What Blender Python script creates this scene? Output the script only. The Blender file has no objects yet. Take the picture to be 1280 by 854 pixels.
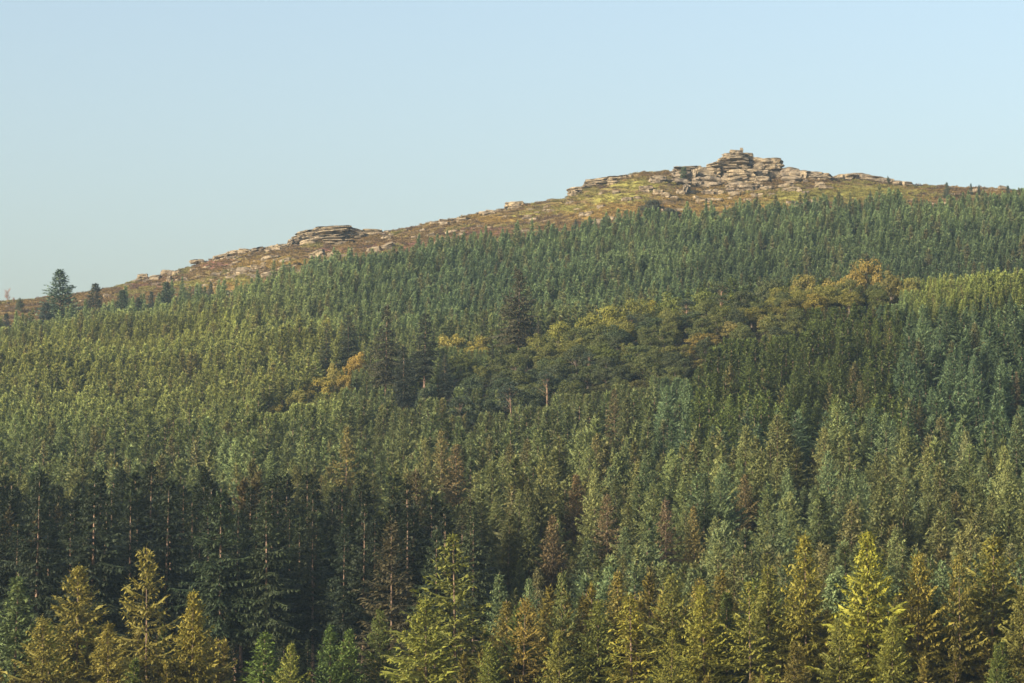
import bpy, math, random
import numpy as np
from mathutils import Vector, Matrix, noise as mnoise

S = bpy.context.scene
C = S.collection
F = 3629.0                       # focal length in pixels of the 1280 px wide photograph
YH = 700.0                       # row of the horizon
PITCH = math.atan((YH - 427) / F)

# ------------------------------------------------------------------ camera
cd = bpy.data.cameras.new('camera')
cam = bpy.data.objects.new('camera', cd)
C.objects.link(cam)
cd.sensor_width = 36
cd.lens = 36 * F / 1280
cd.clip_start = 1
cd.clip_end = 20000
cam.rotation_euler = (math.pi / 2 + PITCH, 0, 0)
S.camera = cam

# ------------------------------------------------------------------ sky, sun, exposure
SUN_EL, SUN_AZ = math.radians(18), math.radians(-125)     # azimuth from +Y, clockwise positive: low sun behind the left shoulder
w = bpy.data.worlds.new('World')
S.world = w
w.use_nodes = True
nt = w.node_tree
sky = nt.nodes.new('ShaderNodeTexSky')
sky.sky_type = 'NISHITA'
sky.sun_disc = False
sky.sun_elevation = SUN_EL
sky.sun_rotation = SUN_AZ
sky.altitude = 200
sky.air_density = 1.0
sky.dust_density = 5.1
sky.ozone_density = 0.4
nt.nodes['Background'].inputs['Strength'].default_value = 0.110
nt.links.new(sky.outputs[0], nt.nodes['Background'].inputs['Color'])
sl = bpy.data.lights.new('sun', 'SUN')
sl.energy = 5.0
sl.angle = math.radians(0.5)
sl.color = (1.0, 0.85, 0.62)
sun = bpy.data.objects.new('sun', sl)
C.objects.link(sun)
sdir = Vector((math.sin(SUN_AZ) * math.cos(SUN_EL), math.cos(SUN_AZ) * math.cos(SUN_EL), math.sin(SUN_EL)))
sun.rotation_euler = sdir.to_track_quat('Z', 'Y').to_euler()
sun.location = (-300, -300, 400)
S.view_settings.view_transform = 'Standard'
S.view_settings.look = 'None'
S.view_settings.exposure = 1.34
S.view_settings.gamma = 1.0
S.view_settings.use_curve_mapping = False
S.cycles.use_denoising = True
S.cycles.denoiser = 'OPENIMAGEDENOISE'
S.cycles.denoising_input_passes = 'RGB_ALBEDO_NORMAL'
S.cycles.max_bounces = 5
S.cycles.diffuse_bounces = 3
S.cycles.volume_bounces = 0
S.cycles.sample_clamp_indirect = 4.0

R = random.Random(7)
NR = np.random.RandomState(7)

# ------------------------------------------------------------------ projection helpers
def slope(py):
    b = (427 - py) / F
    return (math.sin(PITCH) + b * math.cos(PITCH)) / (math.cos(PITCH) - b * math.sin(PITCH))
def at(px, py, Y):
    b = (427 - py) / F
    k = Y / (math.cos(PITCH) - b * math.sin(PITCH))
    return Vector(((px - 640) / F * k, Y, slope(py) * Y))
def project(X, Y, Z):
    c, s = math.cos(PITCH), math.sin(PITCH)
    d = Y * c + Z * s
    return 640 + F * X / d, 427 - F * (-Y * s + Z * c) / d

# ------------------------------------------------------------------ terrain height field (surveyed from the photograph)
US = [-300, 0, 200, 400, 600, 800, 1000, 1280, 1600]
DS = [340, 420, 520, 620, 700, 780, 840, 900, 980, 1050, 1130, 1200]
TB = {
 0:    [950, 850, 745, 655, 600, 555, 515, 480, 445, 420, 398, 380],
 200:  [950, 850, 745, 655, 598, 548, 505, 468, 428, 398, 368, 342],
 400:  [950, 850, 740, 645, 585, 530, 490, 445, 395, 358, 325, 297],
 600:  [945, 845, 730, 630, 560, 470, 466, 430, 380, 340, 300, 268],
 800:  [940, 840, 720, 610, 520, 420, 440, 412, 355, 315, 265, 217],
 1000: [935, 835, 705, 590, 490, 392, 424, 402, 345, 300, 255, 216],
 1280: [930, 830, 695, 570, 470, 375, 404, 388, 335, 298, 262, 238]}
TB[-300] = [y + 22 for y in TB[0]]
TB[1600] = [y + 14 for y in TB[1280]]
ZT = np.array([[slope(TB[u][j]) * DS[j] for j in range(len(DS))] for u in US])
RU = [-300, 0, 60, 140, 200, 260, 310, 360, 385, 450, 480, 540, 600, 660, 705, 716, 740, 775, 800, 835, 850, 870, 980, 1000, 1020, 1040, 1060, 1100, 1140, 1200, 1280, 1600]
RY = [398, 380, 373, 361, 343, 327, 316, 307, 303, 299, 292, 279, 268, 257, 250, 244, 235, 224, 218, 214, 221, 230, 224, 221, 221, 223, 227, 229, 233, 236, 238, 252]
# profile nearer than the wood (camera stands on the opposite meadow) and behind the ridge
ND = [-600, -200, -30, 30, 90, 160, 250]
NZ = [6, 2, -1.2, -2.4, -8, -20, -27]
FD = [1235, 1300, 1500, 2000, 3500]
FZ = [-1.5, -9, -45, -120, -160]          # relative to the ridge

def hermite(xs, ys, x):
    xs = np.asarray(xs, float)
    i = np.clip(np.searchsorted(xs, x) - 1, 0, len(xs) - 2)
    x0, x1 = xs[i], xs[i + 1]
    t = np.clip((x - x0) / (x1 - x0), 0, 1)
    return i, t * t * (3 - 2 * t) * 0.35 + t * 0.65

def noise2(X, Y, sc, seed):
    """smooth value noise, vectorised"""
    x = X / sc + seed * 17.3
    y = Y / sc + seed * 5.7
    xi, yi = np.floor(x).astype(np.int64), np.floor(y).astype(np.int64)
    fx, fy = x - xi, y - yi
    fx, fy = fx * fx * (3 - 2 * fx), fy * fy * (3 - 2 * fy)
    def h(a, b):
        n = (a * 374761393 + b * 668265263 + seed * 974711) & 0x7fffffff
        n = ((n ^ (n >> 13)) * 1274126177) & 0x7fffffff
        return ((n ^ (n >> 16)) & 0xffff) / 65535.0
    return (h(xi, yi) * (1 - fx) + h(xi + 1, yi) * fx) * (1 - fy) + (h(xi, yi + 1) * (1 - fx) + h(xi + 1, yi + 1) * fx) * fy

def height(X, Y):
    X, Y = np.asarray(X, float), np.asarray(Y, float)
    U = np.clip(640 + F * X / np.maximum(Y, 340), -300, 1600)
    iu, tu = hermite(US, None, U)
    Yc = np.clip(Y, 340, 1200)
    j, tj = hermite(DS, None, Yc)
    a = ZT[iu, j] * (1 - tu) + ZT[iu + 1, j] * tu
    b = ZT[iu, j + 1] * (1 - tu) + ZT[iu + 1, j + 1] * tu
    Z = a * (1 - tj) + b * tj
    # fine ridge outline blended in over the last 90 m
    ry = np.interp(U, RU, RY)
    bb = (427 - ry) / F
    zr = (math.sin(PITCH) + bb * math.cos(PITCH)) / (math.cos(PITCH) - bb * math.sin(PITCH)) * 1200
    z12 = ZT[iu, -1] * (1 - tu) + ZT[iu + 1, -1] * tu
    k = np.clip((Yc - 1100) / 100, 0, 1)
    Z = Z + (zr - z12) * k ** 1.5
    # behind the ridge
    Z = Z + np.where(Y > 1200, np.interp(Y, [1200] + FD, [0] + FZ), 0)
    # foreground
    z34 = Z
    nz = np.interp(Y, ND + [340], NZ + [0])
    m = np.clip((Y - 250) / 90, 0, 1)
    Z = np.where(Y < 250, nz, np.where(Y < 340, -27 * (1 - m) + z34 * m, Z))
    amp = np.clip((Y - 300) / 300, 0, 1)
    Z = Z + amp * ((noise2(X, Y, 41, 5) - .5) * 3.2 * np.clip((1130 - Y) / 100, 0, 1) + (noise2(X, Y, 23, 3) - .5) * 1.1 + (noise2(X, Y, 9, 4) - .5) * .7)
    return Z

def h1(x, y):
    return float(height(np.array([x]), np.array([y]))[0])

def ground_point(px, py):
    """where the sight line through a pixel meets the hillside"""
    d = np.arange(1200, 500, -1.0)
    X = (px - 640) / F * d * 1.003
    Z = height(X, d)
    cc, ss = math.cos(PITCH), math.sin(PITCH)
    dep = d * cc + Z * ss
    row = 427 - F * (-d * ss + Z * cc) / dep
    ok = np.where(row >= py)[0]
    i = ok[0] if len(ok) else 35
    y = float(d[i])
    if not len(ok): y = 1200.0
    y = min(y, 1200.0)
    p = at(px, py, y)
    return Vector((p.x, y, h1(p.x, y)))

# ------------------------------------------------------------------ materials
def mat(name):
    m = bpy.data.materials.new(name)
    m.use_nodes = True
    t = m.node_tree
    return m, t, t.nodes['Principled BSDF']
def N(t, kind, **kw):
    n = t.nodes.new(kind)
    for k, v in kw.items():
        if k in n.inputs: n.inputs[k].default_value = v
        else: setattr(n, k, v)
    return n
def ramp(t, stops, src=None, interp='LINEAR'):
    r = t.nodes.new('ShaderNodeValToRGB')
    r.color_ramp.interpolation = interp
    e = r.color_ramp.elements
    while len(e) > 1: e.remove(e[-1])
    e[0].position = stops[0][0]; e[0].color = tuple(stops[0][1]) + (1,)
    for p, c in stops[1:]:
        q = e.new(p); q.color = tuple(c) + (1,)
    if src is not None: t.links.new(src, r.inputs[0])
    return r
def mix(t, fac, a, b, mode='MIX'):
    n = t.nodes.new('ShaderNodeMix')
    n.data_type = 'RGBA'; n.blend_type = mode
    for sock, v in ((n.inputs[0], fac), (n.inputs[6], a), (n.inputs[7], b)):
        if hasattr(v, 'links'): t.links.new(v, sock)
        elif isinstance(v, (int, float)): sock.default_value = v
        else: sock.default_value = tuple(v) + (1,)
    return n.outputs[2]

def foliage_material(name, trans):
    m, t, b = mat(name)
    a = N(t, 'ShaderNodeAttribute'); a.attribute_type = 'INSTANCER'; a.attribute_name = 'tint'
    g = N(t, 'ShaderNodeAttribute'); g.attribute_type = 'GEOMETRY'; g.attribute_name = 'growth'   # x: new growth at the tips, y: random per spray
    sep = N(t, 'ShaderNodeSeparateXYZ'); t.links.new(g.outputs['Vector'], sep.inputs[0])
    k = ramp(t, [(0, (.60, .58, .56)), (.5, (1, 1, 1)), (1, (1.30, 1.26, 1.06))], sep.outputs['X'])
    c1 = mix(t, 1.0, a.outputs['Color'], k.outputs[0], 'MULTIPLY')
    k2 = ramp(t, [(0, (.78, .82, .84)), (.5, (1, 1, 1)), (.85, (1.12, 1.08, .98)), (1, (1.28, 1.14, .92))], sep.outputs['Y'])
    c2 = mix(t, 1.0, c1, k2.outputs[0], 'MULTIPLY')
    t.links.new(c2, b.inputs['Base Color'])
    b.inputs['Roughness'].default_value = .62
    b.inputs['Specular IOR Level'].default_value = .25
    tr = N(t, 'ShaderNodeBsdfTranslucent'); t.links.new(c2, tr.inputs[0])
    ms = N(t, 'ShaderNodeMixShader'); ms.inputs[0].default_value = trans
    t.links.new(b.outputs[0], ms.inputs[1]); t.links.new(tr.outputs[0], ms.inputs[2])
    t.links.new(ms.outputs[0], t.nodes['Material Output'].inputs[0])
    return m
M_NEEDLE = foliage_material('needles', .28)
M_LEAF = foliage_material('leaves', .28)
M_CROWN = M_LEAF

def bark_material(name, c0, c1):
    m, t, b = mat(name)
    tc = N(t, 'ShaderNodeTexCoord')
    mp = N(t, 'ShaderNodeMapping'); mp.inputs['Scale'].default_value = (3, 3, .7)
    t.links.new(tc.outputs['Object'], mp.inputs[0])
    n = N(t, 'ShaderNodeTexNoise', Scale=2.2, Detail=5.0); t.links.new(mp.outputs[0], n.inputs['Vector'])
    r = ramp(t, [(.35, c0), (.68, c1)], n.outputs[0])
    t.links.new(r.outputs[0], b.inputs['Base Color'])
    b.inputs['Roughness'].default_value = .9
    bp = N(t, 'ShaderNodeBump', Strength=.6, Distance=.1); t.links.new(n.outputs[0], bp.inputs['Height'])
    t.links.new(bp.outputs[0], b.inputs['Normal'])
    return m
M_BARK = bark_material('conifer_bark', (.055, .04, .03), (.17, .115, .08))
M_FIRBARK = bark_material('fir_bark', (.09, .062, .045), (.23, .155, .115))
M_PINEBARK = bark_material('pine_bark', (.10, .07, .05), (.20, .13, .085))
M_TWIG = bark_material('grey_twigs', (.06, .048, .038), (.16, .13, .105))

def rock_material():
    m, t, b = mat('granite')
    tc = N(t, 'ShaderNodeTexCoord'); geo = N(t, 'ShaderNodeNewGeometry')
    oi = N(t, 'ShaderNodeObjectInfo')
    n1 = N(t, 'ShaderNodeTexNoise', Scale=.35, Detail=6.0, Roughness=.62); t.links.new(geo.outputs['Position'], n1.inputs['Vector'])
    n2 = N(t, 'ShaderNodeTexNoise', Scale=2.2, Detail=6.0, Roughness=.7); t.links.new(geo.outputs['Position'], n2.inputs['Vector'])
    base = ramp(t, [(.28, (.070, .062, .052)), (.46, (.155, .137, .108)), (.72, (.275, .243, .188))], n1.outputs[0])
    fleck = ramp(t, [(.32, (.5, .47, .45)), (.5, (1, 1, 1)), (.72, (1.25, 1.2, 1.1))], n2.outputs[0])
    c = mix(t, 1.0, base.outputs[0], fleck.outputs[0], 'MULTIPLY')
    rnd = ramp(t, [(0, (.82, .80, .82)), (1, (1.2, 1.14, 1.02))], oi.outputs['Random'])
    c = mix(t, 1.0, c, rnd.outputs[0], 'MULTIPLY')
    # bedding lines weather darker, gently waved
    mp = N(t, 'ShaderNodeMapping'); mp.inputs['Scale'].default_value = (.06, .06, 1.3)
    t.links.new(geo.outputs['Position'], mp.inputs[0])
    n3 = N(t, 'ShaderNodeTexNoise', Scale=1.6, Detail=3.0); t.links.new(mp.outputs[0], n3.inputs['Vector'])
    bed = ramp(t, [(.36, (.42, .36, .32)), (.46, (1, 1, 1)), (1, (1, 1, 1))], n3.outputs[0])
    c = mix(t, .85, c, bed.outputs[0], 'MULTIPLY')
    # grass and moss on the flat tops
    sp = N(t, 'ShaderNodeSeparateXYZ'); t.links.new(geo.outputs['Normal'], sp.inputs[0])
    n4 = N(t, 'ShaderNodeTexNoise', Scale=.8, Detail=4.0); t.links.new(geo.outputs['Position'], n4.inputs['Vector'])
    mm = N(t, 'ShaderNodeMath', operation='MULTIPLY'); t.links.new(sp.outputs['Z'], mm.inputs[0]); t.links.new(n4.outputs[0], mm.inputs[1])
    mr = ramp(t, [(.42, (0, 0, 0)), (.58, (.75, .75, .75))], mm.outputs[0])
    c = mix(t, mr.outputs[0], c, (.115, .085, .04))
    t.links.new(c, b.inputs['Base Color'])
    b.inputs['Roughness'].default_value = .92
    b.inputs['Specular IOR Level'].default_value = .2
    bp = N(t, 'ShaderNodeBump', Strength=.9, Distance=.5)
    ad = N(t, 'ShaderNodeMath', operation='ADD'); t.links.new(n2.outputs[0], ad.inputs[0]); t.links.new(n3.outputs[0], ad.inputs[1])
    t.links.new(ad.outputs[0], bp.inputs['Height']); t.links.new(bp.outputs[0], b.inputs['Normal'])
    return m
M_ROCK = rock_material()

def ground_material():
    m, t, b = mat('hillside_ground')
    geo = N(t, 'ShaderNodeNewGeometry')
    cv = N(t, 'ShaderNodeAttribute'); cv.attribute_type = 'GEOMETRY'; cv.attribute_name = 'cover'   # r green grass, g orange bracken, b heather; black = forest floor
    sp = N(t, 'ShaderNodeSeparateColor'); t.links.new(cv.outputs['Color'], sp.inputs[0])
    n1 = N(t, 'ShaderNodeTexNoise', Scale=.09, Detail=7.0, Roughness=.65); t.links.new(geo.outputs['Position'], n1.inputs['Vector'])
    n2 = N(t, 'ShaderNodeTexNoise', Scale=.55, Detail=6.0, Roughness=.7); t.links.new(geo.outputs['Position'], n2.inputs['Vector'])
    moor = ramp(t, [(.30, (.088, .062, .038)), (.45, (.125, .092, .043)), (.56, (.145, .118, .046)), (.70, (.15, .145, .048))], n1.outputs[0])
    grass = ramp(t, [(.3, (.12, .10, .03)), (.6, (.19, .19, .05)), (.75, (.24, .22, .07))], n2.outputs[0])
    brack = ramp(t, [(.3, (.13, .085, .03)), (.65, (.21, .15, .045))], n2.outputs[0])
    heath = ramp(t, [(.3, (.075, .035, .030)), (.65, (.16, .085, .065))], n2.outputs[0])
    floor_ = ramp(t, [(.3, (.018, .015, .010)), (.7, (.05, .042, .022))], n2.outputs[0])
    c = moor.outputs[0]
    def edge(sock):
        a = N(t, 'ShaderNodeMath', operation='MULTIPLY_ADD'); t.links.new(n1.outputs[0], a.inputs[0]); a.inputs[1].default_value = 1.6
        s2 = N(t, 'ShaderNodeMath', operation='SUBTRACT'); t.links.new(sock, s2.inputs[0]); s2.inputs[1].default_value = 1.0
        t.links.new(s2.outputs[0], a.inputs[2])
        return ramp(t, [(.15, (0, 0, 0)), (.5, (1, 1, 1))], a.outputs[0]).outputs[0]
    c = mix(t, edge(sp.outputs[2]), c, heath.outputs[0])
    c = mix(t, edge(sp.outputs[0]), c, grass.outputs[0])
    c = mix(t, edge(sp.outputs[1]), c, brack.outputs[0])
    fk = ramp(t, [(.30, (.66, .63, .62)), (.5, (1, 1, 1)), (.72, (1.25, 1.22, 1.12))], n2.outputs[0])
    c = mix(t, 1.0, c, fk.outputs[0], 'MULTIPLY')
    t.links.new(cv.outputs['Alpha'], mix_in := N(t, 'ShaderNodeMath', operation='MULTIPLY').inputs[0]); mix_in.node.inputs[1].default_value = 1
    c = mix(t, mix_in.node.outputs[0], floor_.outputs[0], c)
    t.links.new(c, b.inputs['Base Color'])
    b.inputs['Roughness'].default_value = .95
    b.inputs['Specular IOR Level'].default_value = .1
    bp = N(t, 'ShaderNodeBump', Strength=1.0, Distance=.8); t.links.new(n2.outputs[0], bp.inputs['Height'])
    t.links.new(bp.outputs[0], b.inputs['Normal'])
    return m
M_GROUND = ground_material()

# ------------------------------------------------------------------ ground sheet
BU = [-300, 0, 100, 150, 200, 300, 350, 420, 500, 560, 640, 700, 760, 800, 860, 900, 960, 1050, 1150, 1200, 1280, 1600]
BY = [450, 437, 414, 404, 396, 381, 371, 352, 336, 326, 316, 309, 302, 295, 291, 288, 282, 278, 270, 264, 258, 272]   # foot of the topmost plantation trees
def border_row(U): return np.interp(U, BU, BY)

def axis(lo, hi, fine0, fine1, fstep, grow=1.13):
    xs = list(np.arange(fine0, fine1 + .1, fstep))
    s = fstep; x = fine1
    while x < hi: s *= grow; x += s; xs.append(x)
    s = fstep; x = fine0
    while x > lo: s *= grow; x -= s; xs.insert(0, x)
    return np.array(xs)
gx = axis(-3500, 3500, -250, 250, 1.9)
ya = axis(-1500, 300, 300, 900, 6.0)
gy = np.concatenate([ya[ya < 900], np.arange(900, 1215, 1.6), axis(0, 6000, 1215, 1240, 4)[axis(0, 6000, 1215, 1240, 4) > 1216]])
GX, GY = np.meshgrid(gx, gy)
GZ = height(GX, GY)
rough = np.clip((GY - 1000) / 60, 0, 1) * (GY < 1230)
GZ = GZ + rough * ((noise2(GX, GY, 3.4, 8) - .5) * .5 + (noise2(GX, GY, 5.5, 9) - .5) * .6)
ny, nx = GX.shape
idx = np.arange(nx * ny).reshape(ny, nx)
quads = np.stack([idx[:-1, :-1], idx[:-1, 1:], idx[1:, 1:], idx[1:, :-1]], -1).reshape(-1, 4)
me = bpy.data.meshes.new('hillside')
me.vertices.add(nx * ny); me.vertices.foreach_set('co', np.stack([GX, GY, GZ], -1).astype(np.float32).ravel())
me.loops.add(quads.size); me.loops.foreach_set('vertex_index', quads.ravel().astype(np.int32))
me.polygons.add(len(quads)); me.polygons.foreach_set('loop_start', np.arange(0, quads.size, 4, dtype=np.int32)); me.polygons.foreach_set('loop_total', np.full(len(quads), 4, np.int32))
me.update(); me.validate()
me.shade_smooth()
# cover map
cc_, ss_ = math.cos(PITCH), math.sin(PITCH)
DEP = np.maximum(GY * cc_ + GZ * ss_, 50)
PU = 640 + F * GX / DEP
PV = 427 - F * (-GY * ss_ + GZ * cc_) / DEP
def blob(cx, cy, rx, ry): return np.clip(1.25 - np.sqrt(((PU - cx) / rx) ** 2 + ((PV - cy) / ry) ** 2), 0, 1)
far = (GY > 950)
gr = np.zeros_like(GX); br = np.zeros_like(GX); he = np.zeros_like(GX)
for a in [(1085, 242, 80, 14), (1000, 246, 60, 12), (800, 232, 45, 9), (880, 262, 40, 12), (300, 352, 30, 9), (240, 356, 40, 6), (720, 262, 60, 8), (435, 325, 25, 9), (770, 248, 50, 10), (660, 268, 30, 6), (960, 258, 50, 10)]: gr = np.maximum(gr, blob(*a))
for a in [(905, 250, 60, 10), (860, 246, 45, 8), (860, 262, 50, 8), (300, 360, 60, 8), (610, 275, 40, 7), (770, 262, 50, 9), (560, 275, 30, 4), (340, 330, 60, 8), (740, 270, 40, 8), (935, 262, 60, 8)]: br = np.maximum(br, blob(*a) * .9)
for a in [(500, 308, 80, 10), (760, 265, 60, 6), (180, 352, 60, 12), (420, 312, 50, 6), (1070, 222, 36, 6), (1120, 230, 30, 4), (270, 330, 40, 9), (600, 290, 60, 8), (90, 395, 60, 14), (735, 228, 40, 5)]: he = np.maximum(he, blob(*a))
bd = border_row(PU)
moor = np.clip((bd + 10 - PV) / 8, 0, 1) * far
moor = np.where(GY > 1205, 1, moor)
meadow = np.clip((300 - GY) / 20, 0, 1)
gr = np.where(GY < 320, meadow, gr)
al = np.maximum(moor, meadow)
ca = me.color_attributes.new('cover', 'FLOAT_COLOR', 'POINT')
ca.data.foreach_set('color', np.stack([gr, br * far, he * far, al], -1).astype(np.float32).ravel())
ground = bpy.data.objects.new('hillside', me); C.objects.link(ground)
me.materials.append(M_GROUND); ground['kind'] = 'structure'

# ------------------------------------------------------------------ mesh builder
class MB:
    def __init__(s): s.v = []; s.f = []; s.g = []; s.mi = []
    def add(s, vs, fs, g=None, mi=0):
        o = len(s.v); s.v += vs; s.f += [tuple(i + o for i in f) for f in fs]
        s.g += g if g else [(0, .5, 0)] * len(vs); s.mi += [mi] * len(fs)
    def tube(s, pts, rs, n=6, mi=0):
        vs, fs = [], []
        for k, (p, r) in enumerate(zip(pts, rs)):
            a = pts[min(k + 1, len(pts) - 1)]; b = pts[max(k - 1, 0)]
            d = (Vector(a) - Vector(b)).normalized()
            q = d.to_track_quat('Z', 'Y')
            for i in range(n):
                t = 2 * math.pi * i / n
                vs.append(tuple(Vector(p) + q @ Vector((math.cos(t) * r, math.sin(t) * r, 0))))
        for k in range(len(pts) - 1):
            for i in range(n):
                fs.append((k * n + i, k * n + (i + 1) % n, (k + 1) * n + (i + 1) % n, (k + 1) * n + i))
        fs.append(tuple(range((len(pts) - 1) * n, len(pts) * n)))
        s.add(vs, fs, None, mi)
    def kite(s, p, d, up, L, W, tip, rnd, mi=0, fold=.25):
        """one needle spray: a folded kite from p along d"""
        side = d.cross(up)
        if side.length < 1e-4: side = Vector((1, 0, 0))
        side.normalize()
        nrm = side.cross(d)
        m = p + d * (L * .45)
        a = m + side * W + nrm * (-W * fold); b = m - side * W + nrm * (-W * fold)
        e = p + d * L
        t0 = tip * .75
        s.add([tuple(p), tuple(a), tuple(e), tuple(b)], [(0, 1, 2), (0, 2, 3)], [(t0 * .6, rnd, 0), (t0, rnd, 0), (min(1, tip), rnd, 0), (t0, rnd, 0)], mi)
    def mesh(s, name, mats):
        me = bpy.data.meshes.new(name); me.from_pydata(s.v, [], s.f)
        at_ = me.attributes.new('growth', 'FLOAT_VECTOR', 'POINT')
        at_.data.foreach_set('vector', np.array(s.g, np.float32).ravel())
        for m in mats: me.materials.append(m)
        me.polygons.foreach_set('material_index', np.array(s.mi, np.int32))
        me.update()
        return me
def UV(az, el): return Vector((math.cos(az) * math.cos(el), math.sin(az) * math.cos(el), math.sin(el)))

def conifer(rng, H, Rb, whorl, nb, crown0, step, sl, sw, style, gap=0.0, mi=0, cr=None, frond=.50, twig=False):
    """adds the crown of one conifer. style: 'spruce' level boughs with hanging sprays, 'sitka' upswept, 'fir' soft dark"""
    mb = cr if cr is not None else MB()
    z = H * crown0
    lean = (rng.uniform(-.012, .012), rng.uniform(-.012, .012))
    side_f = [rng.uniform(.8, 1.15) for _ in range(8)]
    while z < H * .992:
        t = (z - H * crown0) / (H * (1 - crown0))
        L0 = Rb * ((1 - t) ** .82) * (.88 + .24 * rng.random()) + .12
        if t < .12: L0 *= .72 + t * 2.3
        n = max(3, int(round(nb * (.6 + .4 * (1 - t)))))
        a0 = rng.random() * 6.28
        for k in range(n):
            if rng.random() < gap and .08 < t < .9: continue
            az = a0 + 6.283 * k / n + rng.uniform(-.3, .3)
            L = L0 * rng.uniform(.62, 1.14) * side_f[int((az % 6.283) / 6.284 * 8)]
            if style == 'sitka': el = .12 + .75 * t ** 1.6 + rng.uniform(-.12, .12); droop = .12 * L; up = .16 * L
            elif style == 'spruce': el = -.02 + .8 * t ** 2.2 + rng.uniform(-.14, .14); droop = .34 * L * (1 - t); up = .22 * L
            else: el = -.08 + .75 * t ** 1.8 + rng.uniform(-.15, .15); droop = .30 * L * (1 - t * .6); up = .12 * L
            zz = z + rng.uniform(-.4, .4) * whorl
            o = Vector((lean[0] * zz, lean[1] * zz, zz))
            d = UV(az, el); hd = Vector((math.cos(az), math.sin(az), 0)); sd = Vector((-hd.y, hd.x, 0))
            m = max(2, int(L / step))
            for q in range(m + 1):
                sgm = (q + .35 + rng.uniform(-.3, .3)) / (m + .6)
                if sgm < .1 and m > 3: continue
                p = o + d * (L * sgm) + Vector((0, 0, -droop * sgm ** 1.3 + up * sgm ** 3))
                tan = (d + Vector((0, 0, -droop * 1.3 * sgm ** .3 / L + up * 3 * sgm ** 2 / L))).normalized()
                wl = sl * (1.08 - .62 * sgm) * (.55 + .6 * min(1, L / 2.4)) * rng.uniform(.75, 1.25)
                tip = .18 + .62 * sgm ** 1.5 + .12 * t + rng.uniform(-.08, .08)
                if twig:
                    lb = (.36 * L * (1.02 - sgm) + .30) * rng.uniform(.7, 1.25)
                    for sg in (-1, 1):
                        td = (tan * rng.uniform(.45, .8) + sd * sg * rng.uniform(.7, 1.0) + Vector((0, 0, rng.uniform(-.3, .05)))).normalized()
                        nn = max(1, int(lb / .33))
                        for w_i in range(nn):
                            f_ = (w_i + .6) / nn
                            pp = p + td * (lb * f_) + Vector((0, 0, -.22 * lb * f_ * f_))
                            tp = min(1, tip * .8 + .3 * f_ * sgm)
                            hang = rng.random()
                            d2 = (td * rng.uniform(.5, 1) + Vector((0, 0, -hang * 1.5)) + tan * rng.uniform(-.3, .6)).normalized()
                            mb.kite(pp, d2, Vector((rng.uniform(-.5, .5), rng.uniform(-.5, .5), 1)), sl * rng.uniform(.7, 1.2), sw * rng.uniform(.9, 1.4), tp, rng.random(), mi)
                            if rng.random() < .7:
                                d3 = (td * .6 + tan * rng.choice((-.8, .8)) + Vector((0, 0, rng.uniform(-.5, .2)))).normalized()
                                mb.kite(pp, d3, Vector((rng.uniform(-.5, .5), rng.uniform(-.5, .5), 1)), sl * rng.uniform(.6, 1.0), sw * rng.uniform(.8, 1.3), tp, rng.random(), mi)
                for sg in (() if twig else (-1, 1)):
                    dd = (tan * rng.uniform(.5, .85) + sd * sg * rng.uniform(.6, .9) + Vector((0, 0, rng.uniform(-.42, .08)))).normalized()
                    mb.kite(p, dd, Vector((rng.uniform(-.35, .35), rng.uniform(-.35, .35), 1)), wl, sw * rng.uniform(.8, 1.25), tip, rng.random(), mi)
                if style != 'sitka' and sgm > .15 and rng.random() < .75:
                    dd = (Vector((0, 0, -1)) + hd * rng.uniform(-.1, .5) + sd * rng.uniform(-.4, .4)).normalized()
                    mb.kite(p, dd, hd + sd * rng.uniform(-.8, .8), wl * rng.uniform(.7, 1.15), sw * rng.uniform(.8, 1.3), tip * .8, rng.random(), mi)
                elif style == 'sitka' and rng.random() < .6:
                    dd = (tan + Vector((0, 0, rng.uniform(.2, .9))) + sd * rng.uniform(-.4, .4)).normalized()
                    mb.kite(p, dd, sd * rng.choice((-1, 1)) + hd * rng.uniform(-.5, .5), wl * .8, sw, tip + .1, rng.random(), mi)
            pts = []
            for q in range(5):
                sg_ = (.12, .35, .6, .82, 1.0)[q]
                c = o + d * (L * sg_) + Vector((0, 0, -droop * sg_ ** 1.3 + up * sg_ ** 3))
                w_ = frond * L * (.30, .42, .36, .22, .02)[q] * rng.uniform(.8, 1.2)
                j = rng.uniform(-.12, .12) * L
                pts.append((c, c + sd * w_ + Vector((0, 0, -w_ * .45)) + hd * j, c - sd * w_ + Vector((0, 0, -w_ * .45)) - hd * j))
            vs = [tuple(p) for tr in pts for p in tr]; rr = rng.random() * .6
            gs = [(min(1, (.10, .2, .34, .52, .75)[i // 3] + (.0, .12, .12)[i % 3]), rr, 0) for i in range(15)]
            fs = []
            for q in range(4):
                a_ = q * 3
                fs += [(a_, a_ + 1, a_ + 4, a_ + 3), (a_, a_ + 3, a_ + 5, a_ + 2)]
            mb.add(vs, fs, gs, mi)
            e = o + d * L + Vector((0, 0, -droop + up))
            mb.kite(e - d * (.25 * sl), (d + Vector((0, 0, up * 2 / max(L, .3)))).normalized(), Vector((0, 0, 1)), sl * .9, sw * .9, .95, rng.random(), mi)
        for k in range(max(1, int(5.5 * (1 - t) ** .6))):
            az = rng.random() * 6.283; rr = rng.uniform(.05, .30) * L0
            p = Vector((lean[0] * z + math.cos(az) * rr, lean[1] * z + math.sin(az) * rr, z + rng.uniform(-.5, .5) * whorl))
            mb.kite(p, UV(az + rng.uniform(-1, 1), rng.uniform(-.6, .5)), UV(rng.random() * 6, rng.uniform(-.5, .8)), sl * (1.1 - .5 * t), sw * (1.5 - .8 * t), .15 + .4 * t, rng.random(), mi)
        z += whorl * (1.15 - .45 * t) * rng.uniform(.8, 1.2)
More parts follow.
